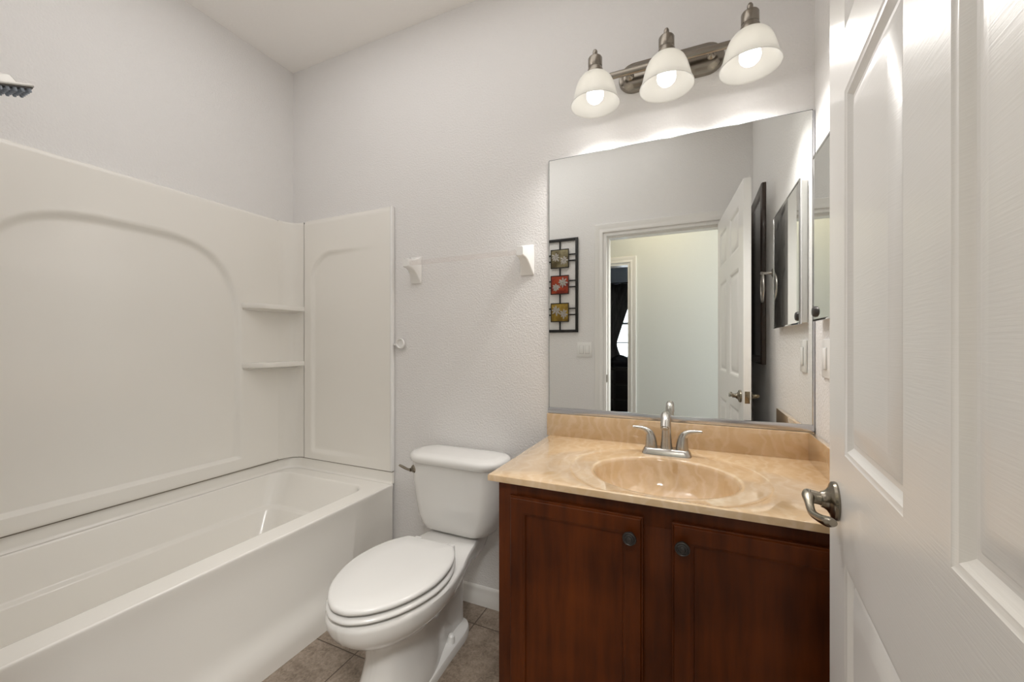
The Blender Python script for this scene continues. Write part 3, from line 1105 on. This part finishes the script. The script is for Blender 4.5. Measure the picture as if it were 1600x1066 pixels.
def cab_door(x0, x1, z0, z1, kx):
    y0, y1 = CF - 0.0195, CF - 0.0015
    d = thing('door', (0, 0, 0), None, None)
    d.parent = cab
    d.location = Vector((x0, y1, z0)) - Vector(cab['_org'])
    d['_org'] = (x0, y1, z0)
    fw = 0.052
    bm = B()
    # frame: nested rings, front edge eased, stepped down to the panel
    prof = [(0.0, y1), (0.0, y0 + 0.007), (0.0025, y0 + 0.006), (0.004, y0 + 0.002), (0.006, y0), (fw - 0.010, y0), (fw - 0.008, y0 + 0.0015), (fw - 0.003, y0 + 0.003), (fw - 0.001, y0 + 0.008), (fw, y0 + 0.009)]
    rings = [[Vector((x0 + o, y, z0 + o)), Vector((x1 - o, y, z0 + o)), Vector((x1 - o, y, z1 - o)), Vector((x0 + o, y, z1 - o))] for o, y in prof]
    add_loft(bm, rings, True, False)
    link('door_frame', bm, M_cherry, d, angle=25)
    bm = B()
    add_box(bm, x0 + fw - 0.002, x1 - fw + 0.002, y0 + 0.008, y0 + 0.014, z0 + fw - 0.002, z1 - fw + 0.002)
    link('door_panel', bm, M_cherry, d)
    bm = B()
    add_lathe(bm, [(0.0, 0.0), (0.009, 0.0), (0.0085, 0.003), (0.0055, 0.007), (0.0055, 0.012), (0.011, 0.016), (0.0165, 0.0185), (0.0175, 0.021), (0.0165, 0.0245), (0.0145, 0.0255), (0.0132, 0.0242), (0.0118, 0.0242), (0.0105, 0.0262), (0.0088, 0.0268), (0.0078, 0.0256), (0.0068, 0.0256), (0.0055, 0.0275), (0.0, 0.0282)], (kx, y0, 0.716), (0, -1, 0), 32)
    k = link('knob', bm, M_knob, d)
    k['label'] = 'dark bronze round knob with concentric rings'


cab_door(-0.488, -0.116, 0.112, 0.764, -0.1455)
cab_door(-0.047, 0.325, 0.112, 0.764, -0.0225)

# ------------------------------------------------------------------ vanity top with moulded oval sink
VX0, VX1, VY0, VZ = -0.556, XR - 0.003, -0.580, 0.8195
top = thing('countertop', (-0.09, -0.29, CTZ), 'beige swirled marble vanity top with moulded oval sink', 'vanity top')
SX, SY, SA, SB = -0.0815, -0.357, 0.2035, 0.181
NS = 96
bm = B()


def oval(a, b, z, cx=SX, cy=SY):
    return [Vector((cx + a * math.cos(2 * PI * i / NS), cy + b * math.sin(2 * PI * i / NS), z)) for i in range(NS)]


def rect_ring(x0, x1, y0, y1, z):
    """points on a rectangle at the oval's angles, so that deck and sink share a count"""
    pts = []
    for i in range(NS):
        a = 2 * PI * i / NS
        c, s = math.cos(a) * SA, math.sin(a) * SB
        tx = ((x1 - SX) / c if c > 0 else (x0 - SX) / c) if abs(c) > 1e-9 else 1e9
        ty = ((y1 - SY) / s if s > 0 else (y0 - SY) / s) if abs(s) > 1e-9 else 1e9
        t = min(tx, ty)
        pts.append([SX + c * t, SY + s * t, z])
    for cx, cy in ((x0, y0), (x1, y0), (x0, y1), (x1, y1)):
        i = min(range(NS), key=lambda k: (pts[k][0] - cx) ** 2 + (pts[k][1] - cy) ** 2)
        pts[i][0], pts[i][1] = cx, cy
    return [Vector(p) for p in pts]


BX1 = VX1
rings = [rect_ring(VX0, BX1, VY0, -0.003, CTZ + 0.001), rect_ring(VX0, BX1, VY0, -0.003, VZ - 0.004), rect_ring(VX0 + 0.0012, BX1, VY0 + 0.0012, -0.003, VZ - 0.0012), rect_ring(VX0 + 0.004, BX1, VY0 + 0.004, -0.003, VZ),
         oval(0.283, 0.272, VZ, cy=-0.340), oval(0.281, 0.270, VZ - 0.0008, cy=-0.340), oval(0.276, 0.264, VZ - 0.0022, cy=-0.341), oval(0.262, 0.248, VZ - 0.003, cy=-0.343),
         oval(SA + 0.012, SB + 0.012, VZ - 0.0035), oval(SA + 0.004, SB + 0.004, VZ - 0.0042), oval(SA, SB, VZ - 0.0075), oval(SA - 0.003, SB - 0.003, VZ - 0.016),
         oval(SA - 0.009, SB - 0.009, VZ - 0.045), oval(SA - 0.022, SB - 0.022, VZ - 0.085), oval(SA - 0.050, SB - 0.048, VZ - 0.118), oval(SA - 0.10, SB - 0.09, VZ - 0.136), oval(0.05, 0.045, VZ - 0.140), oval(0.024, 0.024, VZ - 0.142)]
# the ring's front half is kept inside the slab
for k in (4, 5, 6, 7):
    for p in rings[k]:
        p.y = max(p.y, VY0 + 0.010 + 0.002 * (k - 4))
add_loft(bm, rings, False, True)
bmesh.ops.remove_doubles(bm, verts=list(bm.verts), dist=0.00001)
link('counter', bm, M_marble, top, angle=40)
bm = B(); add_box(bm, VX0 - 0.010, VX1, -0.022, -0.003, VZ - 0.002, 0.912, 0.003, 2)
link('backsplash', bm, M_marble, top)
bm = B(); add_box(bm, VX1 - 0.019, VX1, -0.560, -0.022, VZ - 0.002, 0.912, 0.003, 2)
link('sidesplash', bm, M_marble, top)
bm = B(); add_lathe(bm, [(0.0, 0.0), (0.010, 0.0005), (0.020, 0.001), (0.023, 0.0005), (0.023, -0.002)], (SX, SY, VZ - 0.140), (0, 0, 1), 24)
link('drain', bm, M_nickel, top)

# ------------------------------------------------------------------ faucet
FXc, FY = -0.085, -0.114
fau = thing('faucet', (FXc, FY, VZ), 'brushed nickel two handle faucet at the back of the sink', 'faucet')
bm = B()
rings = []
for hw, hd, z in ((0.082, 0.034, VZ - 0.003), (0.081, 0.033, VZ + 0.003), (0.076, 0.028, VZ + 0.012), (0.074, 0.026, VZ + 0.016), (0.070, 0.022, VZ + 0.018)):
    rings.append(rrect(FXc - hw, FXc + hw, FY - hd, FY + hd, min(0.02, hd * 0.7), z, 6))
add_loft(bm, rings, True, True)
link('base_plate', bm, M_nickel, fau, angle=50)
bm = B()
P = [(FXc, FY, VZ + 0.014), (FXc, FY, VZ + 0.030), (FXc, FY - 0.001, VZ + 0.065), (FXc, FY - 0.003, VZ + 0.100), (FXc, FY - 0.014, VZ + 0.127), (FXc, FY - 0.038, VZ + 0.138), (FXc, FY - 0.066, VZ + 0.126), (FXc, FY - 0.085, VZ + 0.104)]
add_tube(bm, P, [0.0215, 0.0195, 0.0165, 0.0155, 0.0155, 0.0155, 0.0150, 0.0145], 24, 8)
link('spout', bm, M_nickel, fau, angle=60)
bm = B()
add_tube(bm, [(FXc, FY - 0.082, VZ + 0.108), (FXc, FY - 0.0875, VZ + 0.1005)], [0.011, 0.011], 16, 1)
link('aerator', bm, M_nickel, fau)
for sx in (-1, 1):
    bm = B()
    hx = FXc + sx * 0.051
    add_tube(bm, [(hx, FY, VZ + 0.014), (hx, FY, VZ + 0.030), (hx + sx * 0.002, FY, VZ + 0.052), (hx + sx * 0.008, FY - 0.001, VZ + 0.068), (hx + sx * 0.022, FY - 0.002, VZ + 0.079), (hx + sx * 0.042, FY - 0.004, VZ + 0.083), (hx + sx * 0.064, FY - 0.006, VZ + 0.085)],
             [0.0215, 0.0202, 0.0172, 0.0130, 0.0088, 0.0066, 0.0048], 20, 8, up=(0, 1, 0))
    link('handle', bm, M_nickel, fau, angle=60)

# ------------------------------------------------------------------ wall mirror
mir = thing('wall_mirror', (-0.1, 0, 0.914), 'large frameless wall mirror above the vanity top', 'mirror')
MX0, MX1, MZ0, MZ1 = -0.561, 0.3655, 0.932, 1.989
bm = B(); add_box(bm, MX0, MX1, -0.0075, -0.0015, MZ0 - 0.012, MZ1)
link('mirror_back', bm, M_medge, mir)
bm = B()
v = [bm.verts.new(p) for p in ((MX0 + 0.002, -0.0080, MZ0), (MX1 - 0.002, -0.0080, MZ0), (MX1 - 0.002, -0.0080, MZ1 - 0.002), (MX0 + 0.002, -0.0080, MZ1 - 0.002))]
v2 = [bm.verts.new((p.co.x, -0.0074, p.co.z)) for p in v]
bm.faces.new(v)
for i in range(4):
    bm.faces.new((v[i], v[(i + 1) % 4], v2[(i + 1) % 4], v2[i]))
link('mirror_glass', bm, M_mirror, mir)
bm = B()
add_box(bm, MX0 - 0.001, MX1, -0.0165, -0.001, 0.9135, 0.936, 0.001)
link('bottom_channel', bm, M_alu, mir)
bm = B()
add_box(bm, MX1 - 0.002, MX1 + 0.0045, -0.010, -0.001, 0.915, MZ1 - 0.004, 0.0008)
link('side_channel', bm, M_alu, mir)

# ------------------------------------------------------------------ vanity light
LZ = 2.250
LX = [-0.331, -0.083, 0.168]
LY = -0.150
vl = thing('vanity_light', (-0.082, 0, 2.19), 'three lamp brushed nickel vanity light with frosted bell shades', 'wall light')


def stadium(xc, zc, hl, hr, y, n=16):
    pts = []
    for k in range(n + 1):
        a = -PI / 2 + PI * k / n
        pts.append(Vector((xc + hl - hr + hr * math.cos(a), y, zc + hr * math.sin(a))))
    for k in range(n + 1):
        a = PI / 2 + PI * k / n
        pts.append(Vector((xc - hl + hr + hr * math.cos(a), y, zc + hr * math.sin(a))))
    return pts


bm = B()
pc = -0.081
rings = [stadium(pc, LZ, 0.187, 0.058, -0.001), stadium(pc, LZ, 0.187, 0.058, -0.006), stadium(pc, LZ, 0.183, 0.054, -0.014), stadium(pc, LZ, 0.172, 0.043, -0.018), stadium(pc, LZ, 0.168, 0.039, -0.024), stadium(pc, LZ, 0.160, 0.031, -0.028)]
add_loft(bm, rings, True, True)
link('back_plate', bm, M_fix, vl, angle=40)
for sx in (-1, 1):
    bm = B(); add_lathe(bm, [(0.017, 0.0), (0.016, 0.003), (0.010, 0.009), (0.004, 0.016), (0.0, 0.018)], (pc + sx * 0.142, -0.026, LZ - 0.004), (0, -1, 0), 20)
    link('cap_screw', bm, M_fix, vl)
bm = B()
rings = []
for x in (LX[0] - 0.012, LX[0] - 0.010, LX[2] + 0.010, LX[2] + 0.012):
    k = 0.7 if x in (LX[0] - 0.012, LX[2] + 0.012) else 1.0
    rings.append([Vector((x, -0.062 + 0.009 * k * math.cos(2 * PI * i / 16), LZ - 0.006 + 0.0135 * k * math.sin(2 * PI * i / 16))) for i in range(16)])
add_loft(bm, rings, True, True)
for x in (pc - 0.03, pc + 0.03):
    add_tube(bm, [(x, -0.024, LZ - 0.006), (x, -0.060, LZ - 0.006)], 0.007, 12, 1)
link('crossbar', bm, M_fix, vl)
SH = [(0.0300, 2.2095), (0.037, 2.2065), (0.049, 2.198), (0.0605, 2.184), (0.0685, 2.166), (0.0740, 2.147), (0.0780, 2.130), (0.0812, 2.117), (0.0850, 2.107), (0.0885, 2.1005), (0.0900, 2.0955)]
for x in LX:
    bm = B()
    prof = [(0.0, 2.3015), (0.0055, 2.2995), (0.0085, 2.294), (0.0090, 2.288), (0.0075, 2.281), (0.0055, 2.277), (0.0060, 2.2745), (0.0150, 2.2725), (0.0235, 2.2700), (0.0258, 2.266), (0.0258, 2.236), (0.0245, 2.233), (0.0262, 2.230), (0.0280, 2.224), (0.0295, 2.219), (0.0308, 2.213), (0.0308, 2.207), (0.0, 2.206)]
    add_lathe(bm, [(r, z) for r, z in prof], (x, LY, 0), (0, 0, 1), 28)
    add_tube(bm, [(x, -0.062, LZ - 0.006), (x, -0.10, LZ - 0.002), (x, LY + 0.014, LZ)], 0.008, 12, 5)
    s = link('lamp_holder', bm, M_fix, vl)
    bm = B()
    inner = [(r - 0.0025, z - 0.0005) for r, z in SH]
    add_lathe(bm, SH + [(0.0890, 2.0945)] + list(reversed(inner)), (x, LY, 0), (0, 0, 1), 48)
    link('lamp_shade', bm, M_shade, vl, angle=60)
    bm = B()
    add_lathe(bm, [(0.0, 2.1015), (0.010, 2.103), (0.020, 2.108), (0.028, 2.117), (0.0315, 2.129), (0.0300, 2.143), (0.0240, 2.160), (0.0170, 2.174), (0.0135, 2.186), (0.0135, 2.2055)], (x, LY, 0), (0, 0, 1), 32)
    link('bulb', bm, M_bulb, vl, angle=80)
    lamp('vanity_lamp_light', 'SPOT', (x, LY, 2.084), 9.5, (1.0, 0.97, 0.935), spot_size=R(144), spot_blend=1.0, shadow_soft_size=0.018)
    lamp('vanity_lamp_glow', 'POINT', (x, LY, 2.083), 0.17, (1.0, 0.97, 0.935), shadow_soft_size=0.014)

# ------------------------------------------------------------------ shower head
shx, shy, shz = -1.764, -1.150, 1.947
shw = thing('shower_head', (shx, YF, shz), 'rectangular chrome shower head over the near end of the tub', 'shower head')
TILT = Matrix.Translation((shx, shy, shz)) @ Matrix.Rotation(R(22), 4, 'X') @ Matrix.Translation((-shx, -shy, -shz))


def tilted(bm):
    bmesh.ops.transform(bm, matrix=TILT, verts=list(bm.verts))
    return bm


bm = B(); add_box(bm, shx - 0.039, shx + 0.039, shy - 0.170, shy, shz - 0.003, shz + 0.006, 0.002, 2)
M_shower = mat('satin_shower_metal', (0.40, 0.385, 0.36), rough=0.42, metal=1.0)
link('head_plate', tilted(bm), M_shower, shw)
bm = B()
add_loft(bm, [rrect(shx - 0.036, shx + 0.036, shy - 0.165, shy - 0.029, 0.004, shz + 0.005, 3), rrect(shx - 0.033, shx + 0.033, shy - 0.158, shy - 0.036, 0.004, shz + 0.024, 3)], True, True)
link('housing', tilted(bm), M_shower, shw)
bm = B()
nk = TILT @ Vector((shx, shy - 0.125, shz + 0.024))
add_tube(bm, [tuple(nk), (shx, nk.y - 0.018, nk.z + 0.035), (shx, nk.y - 0.06, nk.z + 0.075), (shx, nk.y - 0.14, nk.z + 0.10), (shx, YF + 0.004, nk.z + 0.105)], 0.010, 14, 6)
add_lathe(bm, [(0.03, 0.0), (0.029, 0.004), (0.014, 0.010), (0.010, 0.012)], (shx, YF + 0.001, nk.z + 0.105), (0, 1, 0), 24)
link('shower_arm', bm, M_chrome, shw)
bm = B(); add_box(bm, shx - 0.036, shx + 0.036, shy - 0.166, shy - 0.004, shz - 0.006, shz - 0.002)
link('spray_face', tilted(bm), M_knob, shw)
for i in range(5):
    for j in range(11):
        bm = B()
        add_lathe(bm, [(0.0046, 0.0), (0.0040, 0.008), (0.0028, 0.0100), (0.0, 0.0105)], (shx - 0.029 + i * 0.0145, shy - 0.011 - j * 0.0145, shz - 0.005), (0, 0, -1), 10)
        link('nozzle', tilted(bm), M_rubber, shw)

# ------------------------------------------------------------------ right wall: medicine cabinet, switch, towel ring, framed picture
med = thing('medicine_cabinet', (XR, -0.345, 1.28), 'mirrored medicine cabinet on the right wall above the light switch', 'medicine cabinet')
MF = 0.346
bm = B(); add_box(bm, MF + 0.005, XR - 0.001, -0.590, -0.100, 1.283, 1.788, 0.001)
link('cabinet_body', bm, M_white, med)
bm = B(); add_box(bm, MF, MF + 0.0045, -0.592, -0.098, 1.281, 1.790)
link('mirror_door', bm, M_mirror, med)
bm = B()
t = 0.005
for d in ((-0.596, -0.590, 1.277, 1.794), (-0.100, -0.094, 1.277, 1.794)):
    add_box(bm, MF - 0.002, MF + 0.007, d[0], d[1], d[2], d[3], 0.001)
for d in ((1.277, 1.283), (1.788, 1.794)):
    add_box(bm, MF - 0.002, MF + 0.007, -0.590, -0.100, d[0], d[1], 0.001)
link('mirror_frame', bm, M_chrome, med)
bm = B(); add_lathe(bm, [(0.0, 0.009), (0.012, 0.008), (0.016, 0.005), (0.017, 0.0)], (MF, -0.124, 1.306), (-1, 0, 0), 24)
link('knob', bm, M_knob, med)


def switch(name, cx, cz, w, h, wall, label, n):
    """decorator rocker plate; wall 'right' (faces -x) or 'front' (faces +y)."""
    if wall == 'right':
        org = (XR - 0.0005, cx, cz - h / 2)
        T = lambda u, d, z: (XR - d, cx + u, cz + z)
    else:
        org = (cx, YF + 0.0005, cz - h / 2)
        T = lambda u, d, z: (cx + u, YF + d, cz + z)
    s = thing(name, org, label, 'light switch')

    def bx(u0, u1, d0, d1, z0, z1, bev):
        bm = B()
        a, b = T(u0, d0, z0), T(u1, d1, z1)
        lo = [min(p, q) for p, q in zip(a, b)]
        hi = [max(p, q) for p, q in zip(a, b)]
        add_box(bm, lo[0], hi[0], lo[1], hi[1], lo[2], hi[2], bev, 2)
        return bm
    link('cover_plate', bx(-w / 2, w / 2, 0.0005, 0.0065, -h / 2, h / 2, 0.0018), M_white, s)
    for k in range(n):
        u = (k - (n - 1) / 2) * 0.046
        link('rocker_frame', bx(u - 0.0168, u + 0.0168, 0.006, 0.0082, -0.0335, 0.0335, 0.0006), M_grey, s)
        link('rocker', bx(u - 0.0155, u + 0.0155, 0.006, 0.0115, -0.032, 0.032, 0.002), M_white, s)


switch('light_switch', -0.146, 1.162, 0.078, 0.116, 'right', 'white single rocker switch on the right wall under the medicine cabinet', 1)
switch('light_switch', -0.785, 1.160, 0.118, 0.116, 'front', 'white double rocker switch under the wall art, seen in the mirror', 2)

tr = thing('towel_ring', (XR, -0.765, 1.565), 'round nickel towel ring on the right wall, seen in the mirror', 'towel ring')
bm = B()
add_lathe(bm, [(0.0, 0.0005), (0.022, 0.0005), (0.022, 0.004), (0.018, 0.008), (0.008, 0.011), (0.0065, 0.020), (0.0065, 0.044), (0.009, 0.048), (0.009, 0.054), (0.005, 0.058), (0.0, 0.0585)], (XR, -0.765, 1.565), (-1, 0, 0), 24)
link('post', bm, M_nickel, tr)
bm = B()
pts = [(XR - 0.049 - 0.004 * math.sin(a), -0.765 + 0.073 * math.sin(a), 1.565 - 0.073 + 0.073 * math.cos(a)) for a in [2 * PI * k / 40 for k in range(41)]]
add_tube(bm, pts, 0.0042, 12, 1)
link('ring', bm, M_nickel, tr)

pic = thing('framed_picture', (XR, -1.235, 1.09), 'tall dark framed picture on the right wall behind the open door', 'picture')
PY0, PY1, PZ0, PZ1 = -1.475, -0.985, 1.09, 2.105
bm = B()
prof = [(0.0, 0.001), (0.0, 0.018), (0.004, 0.024), (0.014, 0.027), (0.024, 0.022), (0.034, 0.020), (0.042, 0.014), (0.046, 0.010), (0.046, 0.001)]
rings = []
for yy, zz, dy, dz in ((PY0, PZ0, 1, 1), (PY1, PZ0, -1, 1), (PY1, PZ1, -1, -1), (PY0, PZ1, 1, -1), (PY0, PZ0, 1, 1)):
    rings.append([Vector((XR - h, yy + dy * o_, zz + dz * o_)) for o_, h in prof])
add_loft(bm, rings, False, False)
bmesh.ops.remove_doubles(bm, verts=list(bm.verts), dist=0.00001)
link('picture_frame', bm, M_frame, pic, angle=40)
bm = B(); add_box(bm, XR - 0.010, XR - 0.003, PY0 + 0.042, PY1 - 0.042, PZ0 + 0.042, PZ1 - 0.042)
link('picture_glass', bm, M_dglass, pic)

# ------------------------------------------------------------------ wall art on the door wall
art = thing('wall_art', (-0.985, YF, 1.30), 'black metal wall art with three floral tiles, seen in the mirror', 'wall art')
AX0, AX1, AZ0, AZ1 = -1.136, -0.834, 1.298, 2.058
AYa, AYb = YF + 0.006, YF + 0.018
bm = B()
w = 0.022
add_box(bm, AX0, AX0 + w, AYa, AYb, AZ0, AZ1, 0.001)
add_box(bm, AX1 - w, AX1, AYa, AYb, AZ0, AZ1, 0.001)
add_box(bm, AX0 + w, AX1 - w, AYa, AYb, AZ0, AZ0 + w, 0.001)
add_box(bm, AX0 + w, AX1 - w, AYa, AYb, AZ1 - w, AZ1, 0.001)
ac = (AX0 + AX1) / 2
add_box(bm, ac - 0.0055, ac + 0.0055, AYa + 0.001, AYa + 0.008, AZ0 + w, AZ1 - w)
TZ = [1.896, 1.684, 1.460]
for z in TZ:
    for dz in (0.031, -0.019):
        add_box(bm, AX0 + w, AX1 - w, AYa + 0.001, AYa + 0.008, z + dz - 0.005, z + dz + 0.005)
link('art_frame', bm, M_black, art)
cols = [((0.10, 0.075, 0.035), (0.26, 0.22, 0.12)), ((0.22, 0.022, 0.010), (0.42, 0.060, 0.018)), ((0.20, 0.115, 0.012), (0.38, 0.25, 0.035))]
rnd = random.Random(4)
flowers = [[(-0.034, 0.012, 0.042), (0.036, -0.018, 0.040)], [(-0.030, -0.022, 0.036), (0.026, 0.020, 0.046)], [(-0.030, 0.016, 0.044), (0.034, -0.014, 0.040)]]
for k, z in enumerate(TZ):
    mt = make_tileart('art_tile_%s' % ('brown', 'red', 'gold')[k], *cols[k])
    bm = B()
    h = 0.077
    add_box(bm, ac - h, ac + h, AYa + 0.006, AYb + 0.003, z - h, z + h, 0.002)
    tl = link('art_tile', bm, mt, art)
    tl['label'] = ('tile with brown olive ground', 'tile with red ground', 'tile with golden yellow ground')[k]
    bm = B()
    for q in ((ac - h, ac + h, z + h - 0.007, z + h), (ac - h, ac + h, z - h, z - h + 0.007), (ac - h, ac - h + 0.007, z - h, z + h), (ac + h - 0.007, ac + h, z - h, z + h)):
        add_box(bm, q[0], q[1], AYb + 0.002, AYb + 0.0045, q[2], q[3], 0.0008)
    link('tile_border', bm, M_black, tl)
    for fx, fz, fr in flowers[k]:
        bm = B()
        for p_ in range(8):
            a = 2 * PI * p_ / 8 + rnd.uniform(-0.15, 0.15)
            L = fr * rnd.uniform(0.75, 1.05)
            d = Vector((math.cos(a), 0, math.sin(a)))
            n_ = Vector((-math.sin(a), 0, math.cos(a)))
            o3 = Vector((ac + fx, AYb + 0.0030, z + fz))
            ring = []
            K = 10
            base = []
            for s_ in range(K):
                t_ = 2 * PI * s_ / K
                base.append(o3 + d * (L * (0.55 + 0.45 * math.cos(t_))) + n_ * (0.0075 * math.sin(t_)))
            apex = bm.verts.new(o3 + d * (L * 0.6) + Vector((0, 0.004, 0)))
            bv = [bm.verts.new(b_) for b_ in base]
            for s_ in range(K):
                bm.faces.new((bv[s_], bv[(s_ + 1) % K], apex))
        add_lathe(bm, [(0.0, 0.005), (0.004, 0.004), (0.006, 0.0)], (ac + fx, AYb + 0.003, z + fz), (0, 1, 0), 10)
        link('flower', bm, M_silver, tl)

# ------------------------------------------------------------------ bedroom glimpsed in the mirror
cur = None
bm = B()
rows = []
K = 90
CY = BY + 0.16
for j in range(41):
    z = 2.292 - (2.292 - 0.06) * j / 40
    if z > 1.22:
        t = (2.414 - z) / 1.194
        xe = -0.80 - 0.46 * t ** 0.75
        amp = 0.035 * (1 - 0.5 * t)
    else:
        t = (1.22 - z) / 1.16
        xe = -1.26 + 0.11 * smooth(0, 0.35, t)
        amp = 0.018 + 0.02 * t
    x0 = -2.05
    row = []
    for i in range(K + 1):
        u = i / K
        row.append(bm.verts.new((x0 + (xe - x0) * u, CY + amp * math.sin(u * 44 + 0.4 * math.sin(z * 3)), z)))
    rows.append(row)
for a, b in zip(rows[:-1], rows[1:]):
    for i in range(K):
        bm.faces.new((a[i], a[i + 1], b[i + 1], b[i]))
bmesh.ops.solidify(bm, geom=list(bm.faces), thickness=0.004)
cur = link('curtain', bm, M_curtain, angle=80)
tag(cur, 'dark curtain tied back beside the bright bedroom window', 'curtain')
bm = B(); add_tube(bm, [(-2.3, CY, 2.307), (-0.2, CY, 2.307)], 0.012, 12, 1)
add_tube(bm, [(-2.2, CY, 2.307), (-2.2, BY + 0.001, 2.307)], 0.008, 10, 1)
add_tube(bm, [(-0.3, CY, 2.307), (-0.3, BY + 0.001, 2.307)], 0.008, 10, 1)
rod = link('curtain_rod', bm, M_black)
tag(rod, 'black rod carrying the dark bedroom curtain', 'curtain rod')

dr = thing('dresser', (-1.1, -4.9, 0), 'very dark wood dresser under the bedroom window', 'dresser')
DX0, DX1, DYa, DYb, DH = -1.85, -0.45, -5.55, -4.95, 0.83
bm = B(); add_box(bm, DX0, DX1, DYa, DYb - 0.02, 0.0, DH - 0.03)
link('body', bm, M_dresser, dr)
bm = B(); add_box(bm, DX0 - 0.02, DX1 + 0.02, DYa - 0.01, DYb + 0.02, DH - 0.03, DH, 0.006)
link('dresser_top', bm, M_dresser, dr)
for z0 in (0.08, 0.32, 0.56):
    for x0, x1 in ((DX0 + 0.03, -1.16), (-1.14, DX1 - 0.03)):
        bm = B(); add_box(bm, x0, x1, DYb - 0.021, DYb, z0, z0 + 0.22, 0.006)
        d_ = link('drawer', bm, M_dresser, dr)
        bm = B(); add_lathe(bm, [(0.006, 0), (0.006, 0.015), (0.014, 0.020), (0.012, 0.028), (0, 0.030)], ((x0 + x1) / 2, DYb - 0.001, z0 + 0.11), (0, 1, 0), 14)
        link('drawer_knob', bm, M_knob, d_)
# glossy black bag lying on the dresser
bg_ = None
bm = B()
rings = []
for k in range(13):
    t = k / 12
    x = -1.30 + 0.42 * t
    w_ = 0.10 * math.sin(PI * (0.12 + 0.80 * t)) + 0.02
    h_ = 0.085 * math.sin(PI * (0.10 + 0.75 * t)) + 0.015
    rings.append([Vector((x, -5.06 + w_ * math.cos(2 * PI * i / 20), DH + h_ * (1 + math.sin(2 * PI * i / 20)) * (0.85 + 0.15 * math.sin(5 * t + i)) if math.sin(2 * PI * i / 20) > -0.6 else DH + 0.0005)) for i in range(20)])
add_loft(bm, rings, True, True)
bag = thing('handbag', (-1.09, -5.06, DH), 'glossy black bag lying on the dark dresser', 'bag')
link('bag_body', bm, M_bag, bag, angle=60)
bm = B()
add_tube(bm, [(-1.24, -5.00, DH + 0.05), (-1.20, -4.965, DH + 0.03), (-1.12, -4.955, DH + 0.012), (-1.00, -4.96, DH + 0.015), (-0.94, -5.00, DH + 0.05)], 0.008, 10, 6)
link('strap', bm, M_bag, bag)

for o in list(bpy.data.objects):
    for k in ('_org', '_local'):
        if k in o:
            del o[k]
